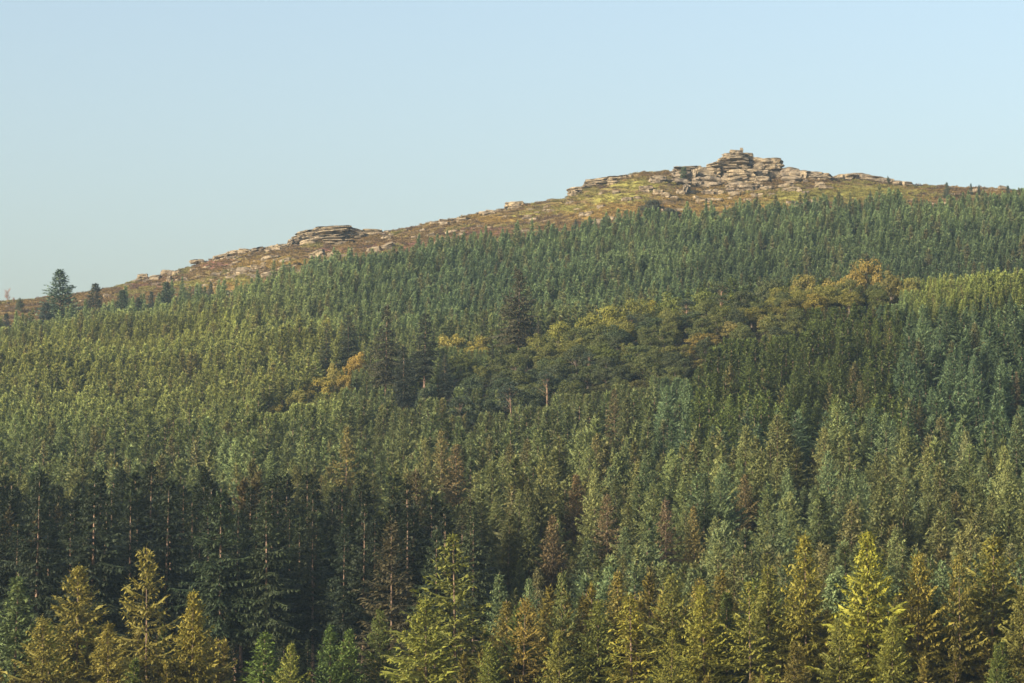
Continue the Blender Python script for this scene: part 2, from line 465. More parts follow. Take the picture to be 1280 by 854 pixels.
    for k in range(6):                                  # leader
        p = Vector((lean[0] * H, lean[1] * H, H * (.955 + .012 * k)))
        mb.kite(p, (Vector((0, 0, 1)) + UV(k * 2.1, 0) * .28).normalized(), UV(k * 2.1 + 1.5, 0), sl * .7, sw * .38, .95, rng.random(), mi)
    return mb, lean

def trunk_mb(rng, H, r0, lean, mi=0, n=6, mb=None):
    mb = mb or MB()
    pts = [Vector((lean[0] * z, lean[1] * z, z)) for z in (-1.2, 0, H * .25, H * .5, H * .75, H * .985)]
    mb.tube(pts, [r0 * 1.3, r0 * 1.15, r0 * .85, r0 * .62, r0 * .36, .03], n, mi)
    return mb

# near prototypes: (crown mesh, trunk mesh, nominal height)
SPEC = {
 #  name            H    Rb  whorl nb crown0 step  sl    sw   style    gap trunk n
 'golden':        (20, 6.0, .62, 8, .05, .46, .48, .092, 'spruce', .12, .17, 4),
 'open':          (20, 6.4, .84, 7, .08, .42, .48, .092, 'spruce', .20, .16, 3),
 'sitka':         (20, 4.9, .64, 8, .08, .48, .52, .098, 'sitka', .06, .16, 4),
 'douglas':       (26, 5.8, .74, 7, .30, .54, .60, .118, 'fir', .18, .28, 5),
 'larch':         (20, 4.2, .66, 7, .12, .44, .50, .085, 'spruce', .15, .16, 3),
 'young':         (11, 2.7, .44, 6, .04, .36, .46, .11, 'sitka', .05, .12, 3),
}
PROTO = {}
for ki, (k, (H, Rb, wh, nb, c0, st, sl_, sw_, sty, gap, tr, cnt)) in enumerate(SPEC.items()):
    for v in range(cnt):
        rng = random.Random(100 * ki + v)
        cmb, lean = conifer(rng, H * rng.uniform(.97, 1.03), Rb * rng.uniform(.86, 1.14), wh, nb, c0, st, sl_, sw_, sty, gap, frond=.16, twig=True)
        if k == 'golden' and v == 3:                   # a second leader beside the first
            cmb2, _ = conifer(rng, 5.5, 1.6, .5, 5, .05, .36, .6, .15, 'spruce', .1, frond=.16, twig=True)
            cmb2.v = [(x + 1.5, y, z + 13) for x, y, z in cmb2.v]
            o = len(cmb.v); cmb.v += cmb2.v; cmb.f += [tuple(i + o for i in f) for f in cmb2.f]; cmb.g += cmb2.g; cmb.mi += cmb2.mi
        tmb = trunk_mb(rng, H, tr, lean)
        parts = [('crown', cmb.mesh('crown_' + k, [M_NEEDLE])), ('trunk', tmb.mesh('trunk_' + k, [M_FIRBARK if k == 'douglas' else M_BARK]))]
        if k == 'douglas':                             # dead lower branches round the bare trunk
            db = MB()
            for q in range(26):
                z = rng.uniform(.08, .42) * H; az = rng.random() * 6.28; L = rng.uniform(.6, 2.6)
                p = Vector((lean[0] * z, lean[1] * z, z))
                db.tube([p, p + UV(az, -.05) * L * .5, p + UV(az, -.2) * L], [.05, .035, .012], 3)
            parts.append(('dead_branches', db.mesh('dead_branches', [M_TWIG])))
        PROTO[(k, v)] = (parts, H)

def broadleaf(rng, H, Wd, nclump, nleaf, ls, low=.25):
    mb = MB()
    cl = []
    for i in range(nclump):
        a = rng.random() * 6.283; u = rng.uniform(-.75, 1); r = math.sqrt(max(0, 1 - u * u * .9)) * rng.uniform(.45, .85)
        c = Vector((math.cos(a) * r * Wd * rng.uniform(.8, 1.15), math.sin(a) * r * Wd, H * .48 + u * H * rng.uniform(.28, .46)))
        cl.append((c, rng.uniform(.18, .42) * Wd))
    for c, r in cl:
        g0 = rng.random()
        for j in range(nleaf):
            d = UV(rng.random() * 6.283, math.asin(rng.uniform(-.65, 1)))
            p = c + Vector((d.x * r, d.y * r, d.z * r * .72)) * rng.uniform(.72, 1.12)
            nrm = (d + Vector((rng.uniform(-.9, .9), rng.uniform(-.9, .9), rng.uniform(-.3, .9)))).normalized()
            t1 = nrm.orthogonal().normalized(); t1.rotate(Matrix.Rotation(rng.random() * 6.28, 3, nrm)); t2 = nrm.cross(t1)
            s = ls * rng.uniform(.6, 1.3)
            tip = max(0, min(1, .35 + .35 * d.z + rng.uniform(-.15, .15)))
            g = (tip, min(1, max(0, g0 * .5 + .5 * rng.random())), 0)
            vs = [tuple(p + t1 * s), tuple(p + t2 * s * .6), tuple(p - t1 * s * .8), tuple(p - t2 * s * .7 + nrm * s * .3)]
            mb.add(vs, [(0, 1, 2), (0, 2, 3)], [g] * 4)
    tb = MB()
    tb.tube([(0, 0, -1), (0, 0, H * .2), (.1, .1, H * .5)], [.38, .28, .2], 7)
    for c, r in cl[::2]:
        tb.tube([Vector((.05, .05, H * .25)), Vector((c.x * .5, c.y * .5, H * .35 + (c.z - H * .35) * .5)), c], [.16, .1, .03], 4)
    return mb, tb
for v in range(4):
    rng = random.Random(900 + v)
    a, b_ = broadleaf(rng, 12, 5.4, 38, 150, .26)
    PROTO[('broadleaf', v)] = ([('crown', a.mesh('crown_broadleaf', [M_LEAF])), ('trunk', b_.mesh('trunk_broadleaf', [M_TWIG]))], 12)

def scots_pine(rng, H):
    mb = MB(); tb = MB()
    bend = rng.uniform(-.08, .08)
    tb.tube([(0, 0, -1), (0, 0, 0), (bend * H * .3, 0, H * .35), (bend * H * .5, .2, H * .7), (bend * H, .2, H * .93)], [.36, .32, .26, .2, .08], 6)
    for i in range(24):
        a = rng.random() * 6.28; t = rng.random()
        zc = H * (.52 + .46 * t); r = (1 - .6 * t) * rng.uniform(1.0, 3.9)
        c = Vector((bend * H * .6 + math.cos(a) * r, math.sin(a) * r, zc))
        tb.tube([Vector((bend * zc * .7, 0, zc - .12 * H)), c], [.09, .03], 4)
        rr = rng.uniform(1.0, 1.7)
        for j in range(70):
            d = UV(rng.random() * 6.28, math.asin(rng.uniform(-.5, 1)))
            p = c + Vector((d.x * rr, d.y * rr, d.z * rr * .42))
            dd = (d + Vector((0, 0, .5))).normalized()
            mb.kite(p, dd, UV(rng.random() * 6, 0), .5, .13, .35 + .4 * d.z, rng.random())
    return mb, tb
for v in range(3):
    a, b_ = scots_pine(random.Random(950 + v), 17)
    PROTO[('pine', v)] = ([('crown', a.mesh('crown_pine', [M_NEEDLE])), ('trunk', b_.mesh('trunk_pine', [M_PINEBARK]))], 17)

# ------------------------------------------------------------------ prototypes for the far forest (joined, lighter)
FAR = []
farcol = bpy.data.collections.new('far_tree_kit')
fi = 0
def far_proto(kind, H, Rb, wh, nb, c0, st, sl_, sw_, sty, gap, tr, seed):
    global fi
    rng = random.Random(seed)
    mb, lean = conifer(rng, H, Rb, wh, nb, c0, st, sl_, sw_, sty, gap)
    trunk_mb(rng, H, tr, lean, 1, 4, mb)
    o = bpy.data.objects.new('kit_%02d' % fi, mb.mesh('far_tree', [M_NEEDLE, M_BARK])); farcol.objects.link(o)
    FAR.append((kind, H)); fi += 1
for v in range(6): far_proto('low', 11, 2.5 + .14 * v, .60, 6, .05, .48, .78, .17, 'sitka', .04, .14, 1200 + v)
for v in range(5): far_proto('mid', 16, 3.6 + .18 * v, .70, 6, .08, .46, .85, .16, 'sitka', .06, .2, 1300 + v)
for v in range(3): far_proto('soft', 17, 4.1 + .25 * v, .70, 6, .10, .46, .85, .17, 'fir', .08, .22, 1400 + v)
for v in range(2): far_proto('spire', 12, 1.5, .7, 5, .05, .6, .75, .17, 'sitka', .12, .13, 1500 + v)

# ------------------------------------------------------------------ object helpers
def tag(o, label=None, cat=None, group=None, kind=None):
    for k, v in (('label', label), ('category', cat), ('group', group), ('kind', kind)):
        if v: o[k] = v
    return o
def plant(name, proto, x, y, h, tint, label, cat, group=None, wide=1.0, rz=None):
    parts, H = PROTO[proto]
    s = h / H
    e = bpy.data.objects.new(name, None); C.objects.link(e)
    e.empty_display_size = .5
    e.location = (x, y, h1(x, y) - .15)
    e.rotation_euler = (R.uniform(-.02, .02), R.uniform(-.02, .02), R.random() * 6.283 if rz is None else rz)
    e.scale = (s * wide, s * wide, s)
    tag(e, label, cat, group)
    for pn, me_ in parts:
        c = bpy.data.objects.new(pn, me_); c.parent = e; C.objects.link(c)
        if pn == 'crown': c['tint'] = list(tint)
        if pn == 'dead_branches': c['kind'] = 'stuff'
    return e

# ------------------------------------------------------------------ forest colours by stand
def tint_at(px, py, d, X, Y, rnd):
    """leaf colour of the stand growing there (planting blocks of different species, with the shade of some hollows painted in)"""
    n = float(noise2(np.array([X]), np.array([Y]), 28, 11)[0]); n2 = float(noise2(np.array([X]), np.array([Y]), 9, 12)[0])
    blue = np.array((.066, .098, .074)); olive = np.array((.105, .115, .045)); yel = np.array((.150, .155, .060)); dark = np.array((.034, .048, .024)); brown = np.array((.120, .092, .046))
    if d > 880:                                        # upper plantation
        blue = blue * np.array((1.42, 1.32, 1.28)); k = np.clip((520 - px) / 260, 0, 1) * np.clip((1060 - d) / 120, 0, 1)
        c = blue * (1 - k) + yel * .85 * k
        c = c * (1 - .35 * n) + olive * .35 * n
    elif d > 700 and px > 1080 and d > 745:            # pale young crop on the crest of the spur
        k = np.clip((px - 1110) / 50, 0, 1)
        c = blue * (1 - k) + np.array((.145, .165, .072)) * k
    elif px < 430 and d > 640:
        k = np.clip((d - 640) / 160, 0, 1)
        c = (olive * .7 + blue * .3) * (1 - k) + (yel * .9) * k
        c = c * (1 - .3 * n) + blue * .3 * n
    elif px > 860 and px < 1130 and d > 590:
        c = np.array((.058, .074, .028)) * (.8 + .5 * n)
    elif px > 820 and d > 560:
        c = blue * .95 * (1 - .3 * n) + olive * .3 * n
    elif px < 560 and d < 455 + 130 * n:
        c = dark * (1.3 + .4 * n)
    elif d > 560:
        c = (blue * .6 + olive * .4) * (1 - .35 * n2) + brown * .35 * n2
    else:
        c = (olive * .5 + blue * .42) * (1 - n2 * .5) + brown * .55 * n2
        if n > .55: c = c * .45 + blue * .5
    c = c * np.array((1.40, 1.52, 1.08)) * (.66 + .54 * rnd[0]) * (.78 + .44 * n) * (.80 + .40 * float(noise2(np.array([X]), np.array([Y]), 6, 55)[0]))
    if d > 860 and px > 880 and d < 1010: c = c * .8  # shade in the dip behind the spur, painted into the tint
    if 430 < px < 720 and 560 < d < 720: c = c * (.72 + .28 * n)  # shade of the central hollow, put into the tree colour
    if px < 600 + 60 * (n2 - .5) and d < 455 + 130 * n: c = c * .26  # dark species, darkened again: painted shade behind the left front row
    if px < 430 and d > 690: c = c * np.array((1.26, 1.24, 1.3))
    if rnd[1] > .93: c = c * .6 + np.array((.14, .105, .05)) * .45      # rusty, cone-laden top
    if rnd[1] < .05: c = c * .65
    return tuple(float(q) for q in c)

# ------------------------------------------------------------------ scatter candidates for the whole wood
cands = []      # x, y, h, kind, tint, dark band etc
def row_ok(X, Y):
    Z = height(X, Y); dep = Y * cc_ + Z * ss_
    U = 640 + F * X / dep; V = 427 - F * (-Y * ss_ + Z * cc_) / dep
    return U, V, Z
hand = []      # (x, y, clearance) for hand-placed trees
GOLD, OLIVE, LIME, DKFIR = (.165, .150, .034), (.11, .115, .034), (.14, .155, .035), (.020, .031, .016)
def place_top(px, py, d, h):
    """x,y of a tree at distance d whose top should be seen at (px, py): height follows from the ground"""
    x = (px - 640) / F * d * 1.003
    z = h1(x, d); top = slope(py) * d
    return x, d, (top - z) if h is None else h
# name, px, py_top, d, proto, tint, width factor, label
FRONT = [
 ('spruce_tree', 22, 712, 352, ('sitka', 0), (.085, .105, .050), 1.25, 'grey-green spruce at the far left corner of the sunlit front row'),
 ('spruce_tree', 100, 712, 352, ('golden', 0), GOLD, 1.25, 'broad golden spruce with narrow crooked top, beside the grey-green corner spruce'),
 ('spruce_tree', 188, 679, 347, ('open', 0), GOLD, .95, 'golden spruce with long level boughs and gaps, tallest of the front row on the left'),
 ('spruce_tree', 243, 737, 345, ('golden', 3), (.185, .145, .032), .95, 'golden forked spruce beneath the bare reddish fir trunks'),
 ('spruce_tree', 140, 775, 338, ('golden', 1), (.18, .14, .035), 1.2, 'low golden spruce in front of the tall gapped spruce'),
 ('spruce_tree', 60, 775, 337, ('golden', 2), (.16, .13, .035), 1.15, 'low bronze-gold spruce near the bottom left corner'),
 ('spruce_tree', 330, 785, 345, ('sitka', 1), (.085, .115, .03), 1.35, 'short bright green rounded conifer below the dark firs'),
 ('spruce_tree', 362, 800, 342, ('golden', 1), (.15, .15, .035), .9, 'small yellow-green spruce right of the short rounded conifer'),
 ('spruce_tree', 415, 785, 348, ('sitka', 2), (.075, .105, .035), 1.1, 'green pointed spruce, left of a close pair at the lower edge'),
 ('spruce_tree', 437, 783, 347, ('sitka', 3), (.085, .115, .035), 1.1, 'green pointed spruce, right of a close pair at the lower edge'),
 ('spruce_tree', 474, 765, 352, ('golden', 2), (.085, .095, .03), .8, 'dull green narrow spruce at the foot of the reddish-trunked larch'),
 ('spruce_tree', 572, 672, 350, ('open', 1), (.135, .130, .035), 1.3, 'olive spruce with a bare lollipop leader and sweeping right boughs'),
 ('spruce_tree', 534, 752, 340, ('golden', 0), (.155, .150, .034), 1.3, 'yellow-green spruce in front of the olive spruce with the bare leader'),
 ('spruce_tree', 652, 744, 345, ('open', 2), (.19, .13, .036), .95, 'orange-gold spruce with tiered open boughs against a black hollow'),
 ('spruce_tree', 702, 709, 356, ('open', 0), (.12, .125, .045), .62, 'thin spire-topped spruce standing out against the dark hollow'),
 ('spruce_tree', 745, 745, 350, ('golden', 1), (.12, .12, .032), 1.1, 'rounded olive spruce right of the thin spire-topped one'),
 ('spruce_tree', 790, 742, 345, ('larch', 0), (.20, .17, .035), 1.5, 'golden feathery larch-like conifer among olive spruces'),
 ('spruce_tree', 842, 722, 352, ('golden', 2), (.13, .12, .032), 1.0, 'olive-gold spruce with drooping boughs left of the pale-trunked one'),
 ('spruce_tree', 880, 735, 344, ('golden', 0), (.17, .15, .03), 1.0, 'gold-green bushy spruce just left of the pale visible trunk'),
 ('spruce_tree', 936, 730, 342, ('open', 1), (.15, .135, .03), 1.05, 'gold-olive spruce showing a pale bare trunk at the lower edge'),
 ('spruce_tree', 960, 705, 352, ('golden', 3), (.13, .12, .032), .95, 'olive spruce squeezed behind the one with the pale bare trunk'),
 ('spruce_tree', 1005, 663, 350, ('golden', 1), (.18, .15, .032), .85, 'tall narrow golden spruce left of the brightest yellow-green spruce'),
 ('spruce_tree', 1082, 670, 344, ('golden', 0), (.21, .19, .032), 1.0, 'brightest yellow-green spruce of the front row, with full tiered boughs'),
 ('spruce_tree', 1142, 697, 346, ('golden', 2), (.19, .145, .032), .8, 'narrow golden spruce between the brightest spruce and the broad olive-gold one'),
 ('spruce_tree', 1232, 665, 352, ('golden', 1), (.145, .125, .032), 1.25, 'broad olive-gold spruce with a bent ragged top at the right end'),
 ('spruce_tree', 1196, 690, 347, ('open', 2), (.15, .12, .032), .8, 'bronze spruce close to the left flank of the broad ragged-topped one'),
 ('spruce_tree', 1275, 735, 342, ('golden', 2), (.12, .105, .03), .9, 'low dull gold spruce cut by the right edge'),
 ('spruce_tree', 1110, 770, 337, ('golden', 3), (.15, .14, .032), .9, 'low golden spruce at the foot of the brightest one'),
 ('spruce_tree', 1046, 775, 337, ('golden', 2), (.13, .12, .032), .9, 'low olive spruce between the tall narrow and the brightest spruce'),
 ('spruce_tree', 700, 790, 338, ('golden', 0), (.15, .135, .035), 1.0, 'low gold-olive spruce under the thin spire-topped one'),
 ('spruce_tree', 610, 800, 337, ('golden', 3), (.12, .125, .032), .9, 'low green spruce between the yellow-green and the orange-gold one'),
 ('spruce_tree', 835, 790, 337, ('golden', 0), (.15, .135, .03), 1.0, 'low golden spruce under the drooping olive-gold one'),
 # dark firs behind the front row
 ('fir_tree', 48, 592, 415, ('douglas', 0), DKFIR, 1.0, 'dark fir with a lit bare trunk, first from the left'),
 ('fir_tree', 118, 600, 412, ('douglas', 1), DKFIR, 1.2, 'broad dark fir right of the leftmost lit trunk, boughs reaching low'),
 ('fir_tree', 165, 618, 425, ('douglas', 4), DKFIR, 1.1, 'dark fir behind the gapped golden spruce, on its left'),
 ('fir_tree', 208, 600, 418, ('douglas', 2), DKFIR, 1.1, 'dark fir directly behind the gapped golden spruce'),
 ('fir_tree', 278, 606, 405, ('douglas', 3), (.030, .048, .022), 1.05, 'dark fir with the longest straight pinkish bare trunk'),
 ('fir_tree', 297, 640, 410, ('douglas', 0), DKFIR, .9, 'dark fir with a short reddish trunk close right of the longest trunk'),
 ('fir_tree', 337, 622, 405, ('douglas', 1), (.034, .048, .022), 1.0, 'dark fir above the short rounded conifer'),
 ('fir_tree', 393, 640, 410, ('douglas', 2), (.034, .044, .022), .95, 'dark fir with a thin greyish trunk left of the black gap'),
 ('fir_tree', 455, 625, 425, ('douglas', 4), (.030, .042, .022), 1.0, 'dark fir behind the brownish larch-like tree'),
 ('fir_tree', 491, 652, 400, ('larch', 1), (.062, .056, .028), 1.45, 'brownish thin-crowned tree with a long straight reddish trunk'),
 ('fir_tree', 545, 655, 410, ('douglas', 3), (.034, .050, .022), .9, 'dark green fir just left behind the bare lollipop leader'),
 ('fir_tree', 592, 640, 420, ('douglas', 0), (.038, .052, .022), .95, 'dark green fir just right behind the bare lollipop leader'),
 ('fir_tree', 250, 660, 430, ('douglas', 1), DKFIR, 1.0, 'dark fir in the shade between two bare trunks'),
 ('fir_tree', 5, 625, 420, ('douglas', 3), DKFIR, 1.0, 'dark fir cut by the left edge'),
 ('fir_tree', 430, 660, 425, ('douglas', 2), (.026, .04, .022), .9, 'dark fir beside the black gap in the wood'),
 # tall old conifers on the slope
 ('fir_tree', 648, 336, 800, ('douglas', 1), (.058, .055, .030), 1.25, 'tallest dark brownish conifer in the middle of the slope'),
 ('fir_tree', 482, 378, 765, ('douglas', 4), (.050, .050, .028), 1.1, 'tall dark conifer with a rusty dead-looking top'),
 ('fir_tree', 530, 392, 760, ('douglas', 2), (.034, .042, .026), 1.35, 'broad dark conifer right of the rusty-topped one'),
 ('fir_tree', 437, 392, 852, ('douglas', 3), (.042, .052, .026), 1.15, 'dark conifer left of the rusty-topped one'),
 ('fir_tree', 408, 405, 855, ('douglas', 0), (.048, .058, .028), 1.0, 'dark conifer above the orange autumn trees'),
 ('fir_tree', 505, 430, 740, ('douglas', 1), (.030, .038, .026), 1.1, 'dark conifer in front of the gap between two tall slope conifers'),
 ('fir_tree', 556, 440, 745, ('douglas', 3), (.032, .042, .028), 1.0, 'dark conifer on the lower right of the broad slope conifer'),
 ('fir_tree', 615, 430, 770, ('douglas', 0), (.034, .044, .03), .9, 'dark conifer at the left foot of the tallest slope conifer'),
 ('fir_tree', 672, 400, 790, ('douglas', 2), (.048, .05, .03), 1.0, 'dark conifer leaning on the right of the tallest slope conifer'),
 # special mid-slope trees
 ('spruce_tree', 433, 532, 590, ('larch', 0), (.155, .14, .045), 1.15, 'yellowish slim conifer with a tall leader left of the middle'),
 ('spruce_tree', 551, 540, 570, ('larch', 2), (.15, .13, .05), 1.1, 'straw-coloured slim conifer with rusty top in the middle band'),
 ('spruce_tree', 571, 556, 555, ('larch', 1), (.14, .11, .05), 1.3, 'rust-topped bushy conifer right of the straw-coloured slim one'),
 ('spruce_tree', 768, 486, 640, ('larch', 0), (.10, .085, .04), 1.1, 'conifer with a rust-red tip at the top of the middle band'),
 ('spruce_tree', 832, 626, 470, ('larch', 2), (.145, .108, .066), 1.15, 'pinkish-brown thin conifer left of a black hollow'),
 ('spruce_tree', 758, 618, 480, ('larch', 1), (.135, .105, .056), 1.3, 'pinkish-brown conifer with bare tip near the middle hollow'),
 ('spruce_tree', 720, 590, 500, ('sitka', 3), (.17, .125, .06), 1.1, 'orange-tipped wide conifer above the pinkish-brown ones'),
 ('spruce_tree', 690, 640, 470, ('sitka', 1), (.13, .10, .05), 1.1, 'bronze-tinged conifer above the teal hollow'),
 ('spruce_tree', 868, 628, 470, ('sitka', 0), (.15, .13, .045), .95, 'gold-tipped conifer with a pale stem right of the pinkish thin one'),
 ('spruce_tree', 1148, 500, 620, ('larch', 1), (.15, .13, .05), .9, 'straw-coloured pole-like conifer right of the dark olive stand'),
 ('spruce_tree', 1015, 560, 560, ('larch', 0), (.15, .135, .05), 1.0, 'pale yellow slim conifer below the dark olive stand'),
 ('spruce_tree', 930, 590, 500, ('golden', 1), (.12, .10, .045), 1.0, 'khaki broad conifer right of centre above the front row'),
 ('spruce_tree', 1270, 465, 640, ('larch', 2), (.12, .10, .06), .8, 'brown bare-stemmed conifer cut by the right edge'),
]
# lone trees on the upper edge of the wood
EDGE = [
 ('spruce_tree', 75, 339, 1085, ('young', 0), (.062, .092, .066), 2.05, 'blue-green lone spruce, cone-shaped against the sky'),
 ('spruce_tree', 118, 355, 1060, ('young', 1), (.060, .070, .052), 1.7, 'grey ragged spruce right of the lone blue-green spruce'),
 ('spruce_tree', 152, 362, 1055, ('young', 2), (.058, .085, .055), 1.9, 'low rounded spruce, second right of the lone blue-green spruce'),
 ('spruce_tree', 172, 372, 1050, ('young', 0), (.05, .07, .052), 1.5, 'small dark spruce right of the low rounded spruce'),
 ('spruce_tree', 208, 353, 1055, ('young', 1), (.065, .090, .062), 1.7, 'tall-tipped bushy spruce rising into the heather right of the small dark one'),
 ('spruce_tree', 188, 364, 1052, ('young', 2), (.055, .072, .058), 1.2, 'slim dark spruce left of the bushy one on the heather edge'),
 ('spruce_tree', 56, 378, 1050, ('young', 2), (.042, .062, .056), 1.9, 'dark blue-green spruce at the foot of the lone spruce'),
 ('spruce_tree', 8, 392, 1040, ('young', 1), (.042, .062, .056), 1.6, 'dark spruce at the left edge of the wood top'),
 ('spruce_tree', 263, 352, 1075, ('young', 2), (.06, .078, .058), 1.1, 'small spruce standing up into the pale boulders'),
 ('spruce_tree', 1090, 238, 1150, ('young', 0), (.05, .075, .06), 1.1, 'dark pointed spruce rising over the green turf right of the tor'),
 ('spruce_tree', 1185, 228, 1165, ('young', 1), (.062, .09, .065), 1.3, 'spruce crossing the skyline right of the tor'),
 ('spruce_tree', 1216, 229, 1175, ('young', 2), (.05, .075, .06), 1.1, 'dark spruce on the skyline near the right edge, left of two'),
 ('spruce_tree', 1226, 231, 1175, ('young', 0), (.045, .068, .055), .9, 'dark spruce on the skyline near the right edge, right of two'),
 ('spruce_tree', 1262, 232, 1165, ('young', 1), (.06, .088, .062), 1.6, 'spruce on the skyline by the right edge'),
 ('spruce_tree', 720, 274, 1110, ('young', 0), (.045, .07, .056), 1.2, 'dark spruce pushing up into the yellow rocks below the ridge'),
 ('spruce_tree', 907, 256, 1120, ('young', 1), (.05, .078, .06), 1.1, 'dark pointed spruce under the tor'),
]
BROAD = [   # px, top, d, width px, tint, label ('' = shared)
 (447, 438, 832, 42, (.24, .175, .035), 'orange autumn broadleaf tree left of the rusty-topped conifer'),
 (400, 470, 800, 54, (.21, .18, .035), 'golden-yellow autumn broadleaf, low and wide among pale spruces'),
 (345, 500, 768, 36, (.19, .165, .04), 'small orange-brown broadleaf at the left end of the autumn trees'),
 (430, 466, 805, 34, (.22, .17, .035), 'small orange broadleaf between the orange and the golden-yellow ones'),
 (418, 452, 820, 34, (.19, .17, .04), 'yellow-olive broadleaf above the golden-yellow low one'),
 (372, 486, 786, 34, (.17, .165, .04), 'yellow-green broadleaf between the golden-yellow and the small orange-brown one'),
 (565, 408, 842, 48, (.20, .18, .04), 'yellow-green broadleaf right of the broad dark slope conifer'),
 (598, 418, 832, 44, (.19, .17, .035), 'yellow-topped broadleaf left of the tallest slope conifer'),
 (575, 440, 800, 52, (.085, .095, .03), ''),
 (1085, 322, 800, 62, (.185, .145, .035), 'highest orange-gold broadleaf, on the crest of the spur'),
 (1045, 338, 795, 52, (.165, .14, .035), 'golden broadleaf just left of the highest one on the crest'),
 (1005, 340, 795, 56, (.16, .145, .038), 'yellow-gold broadleaf at the left end of the golden crest trees'),
 (1115, 336, 792, 42, (.12, .11, .03), 'dull green broadleaf right of the highest crest tree'),
 (965, 345, 800, 58, (.06, .075, .03), 'dark green rounded broadleaf left of the golden crest trees'),
 (925, 358, 790, 58, (.10, .11, .03), ''), (885, 362, 795, 60, (.09, .105, .032), ''),
 (840, 362, 800, 62, (.085, .10, .03), ''), (795, 372, 795, 60, (.12, .12, .035), ''),
 (825, 366, 808, 50, (.15, .14, .035), ''), (765, 380, 790, 56, (.16, .155, .04), ''), (735, 388, 790, 52, (.13, .13, .035), ''),
 (700, 400, 785, 50, (.14, .14, .04), ''), (860, 385, 775, 60, (.045, .062, .034), ''), (815, 395, 770, 60, (.042, .060, .036), ''),
 (770, 405, 765, 60, (.042, .058, .036), ''), (905, 382, 775, 50, (.075, .085, .03), ''), (940, 378, 772, 50, (.12, .11, .032), ''),
 (960, 392, 765, 44, (.145, .13, .04), 'ochre broadleaf below the dark green rounded one'),
 (915, 400, 760, 52, (.145, .13, .04), 'ochre-gold broadleaf on the middle of the spur'), (880, 415, 750, 58, (.15, .115, .04), ''), (845, 425, 745, 58, (.085, .085, .03), ''),
 (800, 430, 745, 60, (.06, .075, .032), ''), (755, 428, 750, 60, (.075, .09, .03), ''), (715, 425, 760, 56, (.10, .10, .032), ''),
 (690, 440, 750, 54, (.05, .065, .035), ''), (735, 455, 735, 58, (.055, .068, .032), ''), (785, 455, 735, 60, (.065, .07, .03), ''),
 (830, 452, 735, 58, (.11, .095, .035), ''), (655, 455, 750, 52, (.04, .055, .036), ''), (700, 470, 725, 56, (.045, .058, .033), ''),
 (750, 478, 720, 58, (.06, .062, .03), ''), (800, 480, 718, 56, (.075, .07, .03), ''), (868, 445, 735, 46, (.10, .085, .032), ''),
 (625, 470, 740, 50, (.036, .052, .036), ''), (590, 465, 742, 50, (.04, .056, .036), ''), (660, 485, 715, 54, (.042, .055, .034), ''),
 (610, 490, 715, 52, (.04, .054, .034), ''), (1140, 345, 785, 36, (.15, .14, .05), ''), (1062, 360, 775, 44, (.12, .11, .03), ''),
 (1100, 360, 775, 40, (.075, .085, .03), ''), (1020, 362, 775, 44, (.16, .13, .035), ''), (985, 372, 770, 44, (.10, .09, .03), ''),
 (672, 415, 770, 44, (.11, .11, .035), ''), (645, 440, 760, 40, (.07, .08, .035), ''), (535, 470, 735, 40, (.035, .05, .034), ''),
 (815, 249, 1112, 40, (.052, .062, .044), 'domed dark tree standing above the wood edge below the tor'),
 (838, 261, 1105, 30, (.036, .046, .034), 'smaller dark tree right of the domed one at the wood edge'),
]
PINES = [(576, 492, 700, 'flat-topped pine with a pale stem in the shaded hollow', (.040, .060, .040), 0),
         (684, 462, 722, 'wide umbrella pine with a leaning stem right of the hollow', (.044, .064, .042), 1),
         (735, 440, 742, 'blue-green pine with a curved limb among the broadleaf trees', (.050, .072, .045), 2),
         (640, 478, 712, 'dark pine between the flat-topped and the umbrella pine', (.038, .056, .040), 1),
         (900, 352, 790, 'pine with a short orange stem on the crest of the spur', (.060, .082, .038), 2),
         (860, 372, 782, 'dark layered pine on the left part of the crest', (.044, .064, .042), 0),
         (790, 392, 775, 'blue-green layered pine left of the dark crest pine', (.042, .062, .044), 1)]

def in_band(u, y):
    lo = (716 if 650 < u < 870 else 742) if u < 1000 else 779
    return 578 < u < 1128 and lo < y < min(815, 748 + 80 * min(1, (u - 560) / 200))
placed = []
for nm, px, py, d, pr, tint, wd, lab in FRONT + EDGE:
    x, y, h = place_top(px, py, d, None)
    if d < 360 and tint is not GOLD: tint = tuple(c * m_ for c, m_ in zip(tint, (1.0, 1.14, .95)))
    if d < 360: wd *= 1.12
    if (px, py) == (75, 339): tint = (.085, .13, .085)
    placed.append((nm, pr, x, y, h, tint, lab, 'conifer' if nm == 'fir_tree' else 'spruce', wd, None))
    hand.append((x, y, 1.7 if d > 560 else 2.6))
gi = 0
for px, py, d, wpx, tint, lab in BROAD:
    if not lab: tint = (tint[0] * .98, tint[1] * 1.04, tint[2] * .72)
    x, y, h = place_top(px, py, d, None); h = min(max(h, 5), 17)
    wid = wpx / F * d / 2
    wf = wid / (6.6 * h / 12)
    g = None
    if not lab:
        if sum(tint) > .27: lab, g = 'yellowing broadleaf tree in the mixed strip along the spur', 'yellowing broadleaf trees on the spur'
        else: lab, g = 'dark rounded broadleaf tree in the mixed strip below the spur crest', 'dark broadleaf trees on the spur'
    placed.append(('broadleaf_tree', ('broadleaf', gi % 4), x, y, h, tint, lab, 'broadleaf tree', wf, g)); gi += 1
    hand.append((x, y, 3.2))
for px, py, d, lab, tint, v in PINES:
    x, y, h = place_top(px, py, d, None)
    placed.append(('pine_tree', ('pine', v), x, y, max(h, 8), tint, lab, 'pine', 1.2, None))
    hand.append((x, y, 3.5))
Y = 718
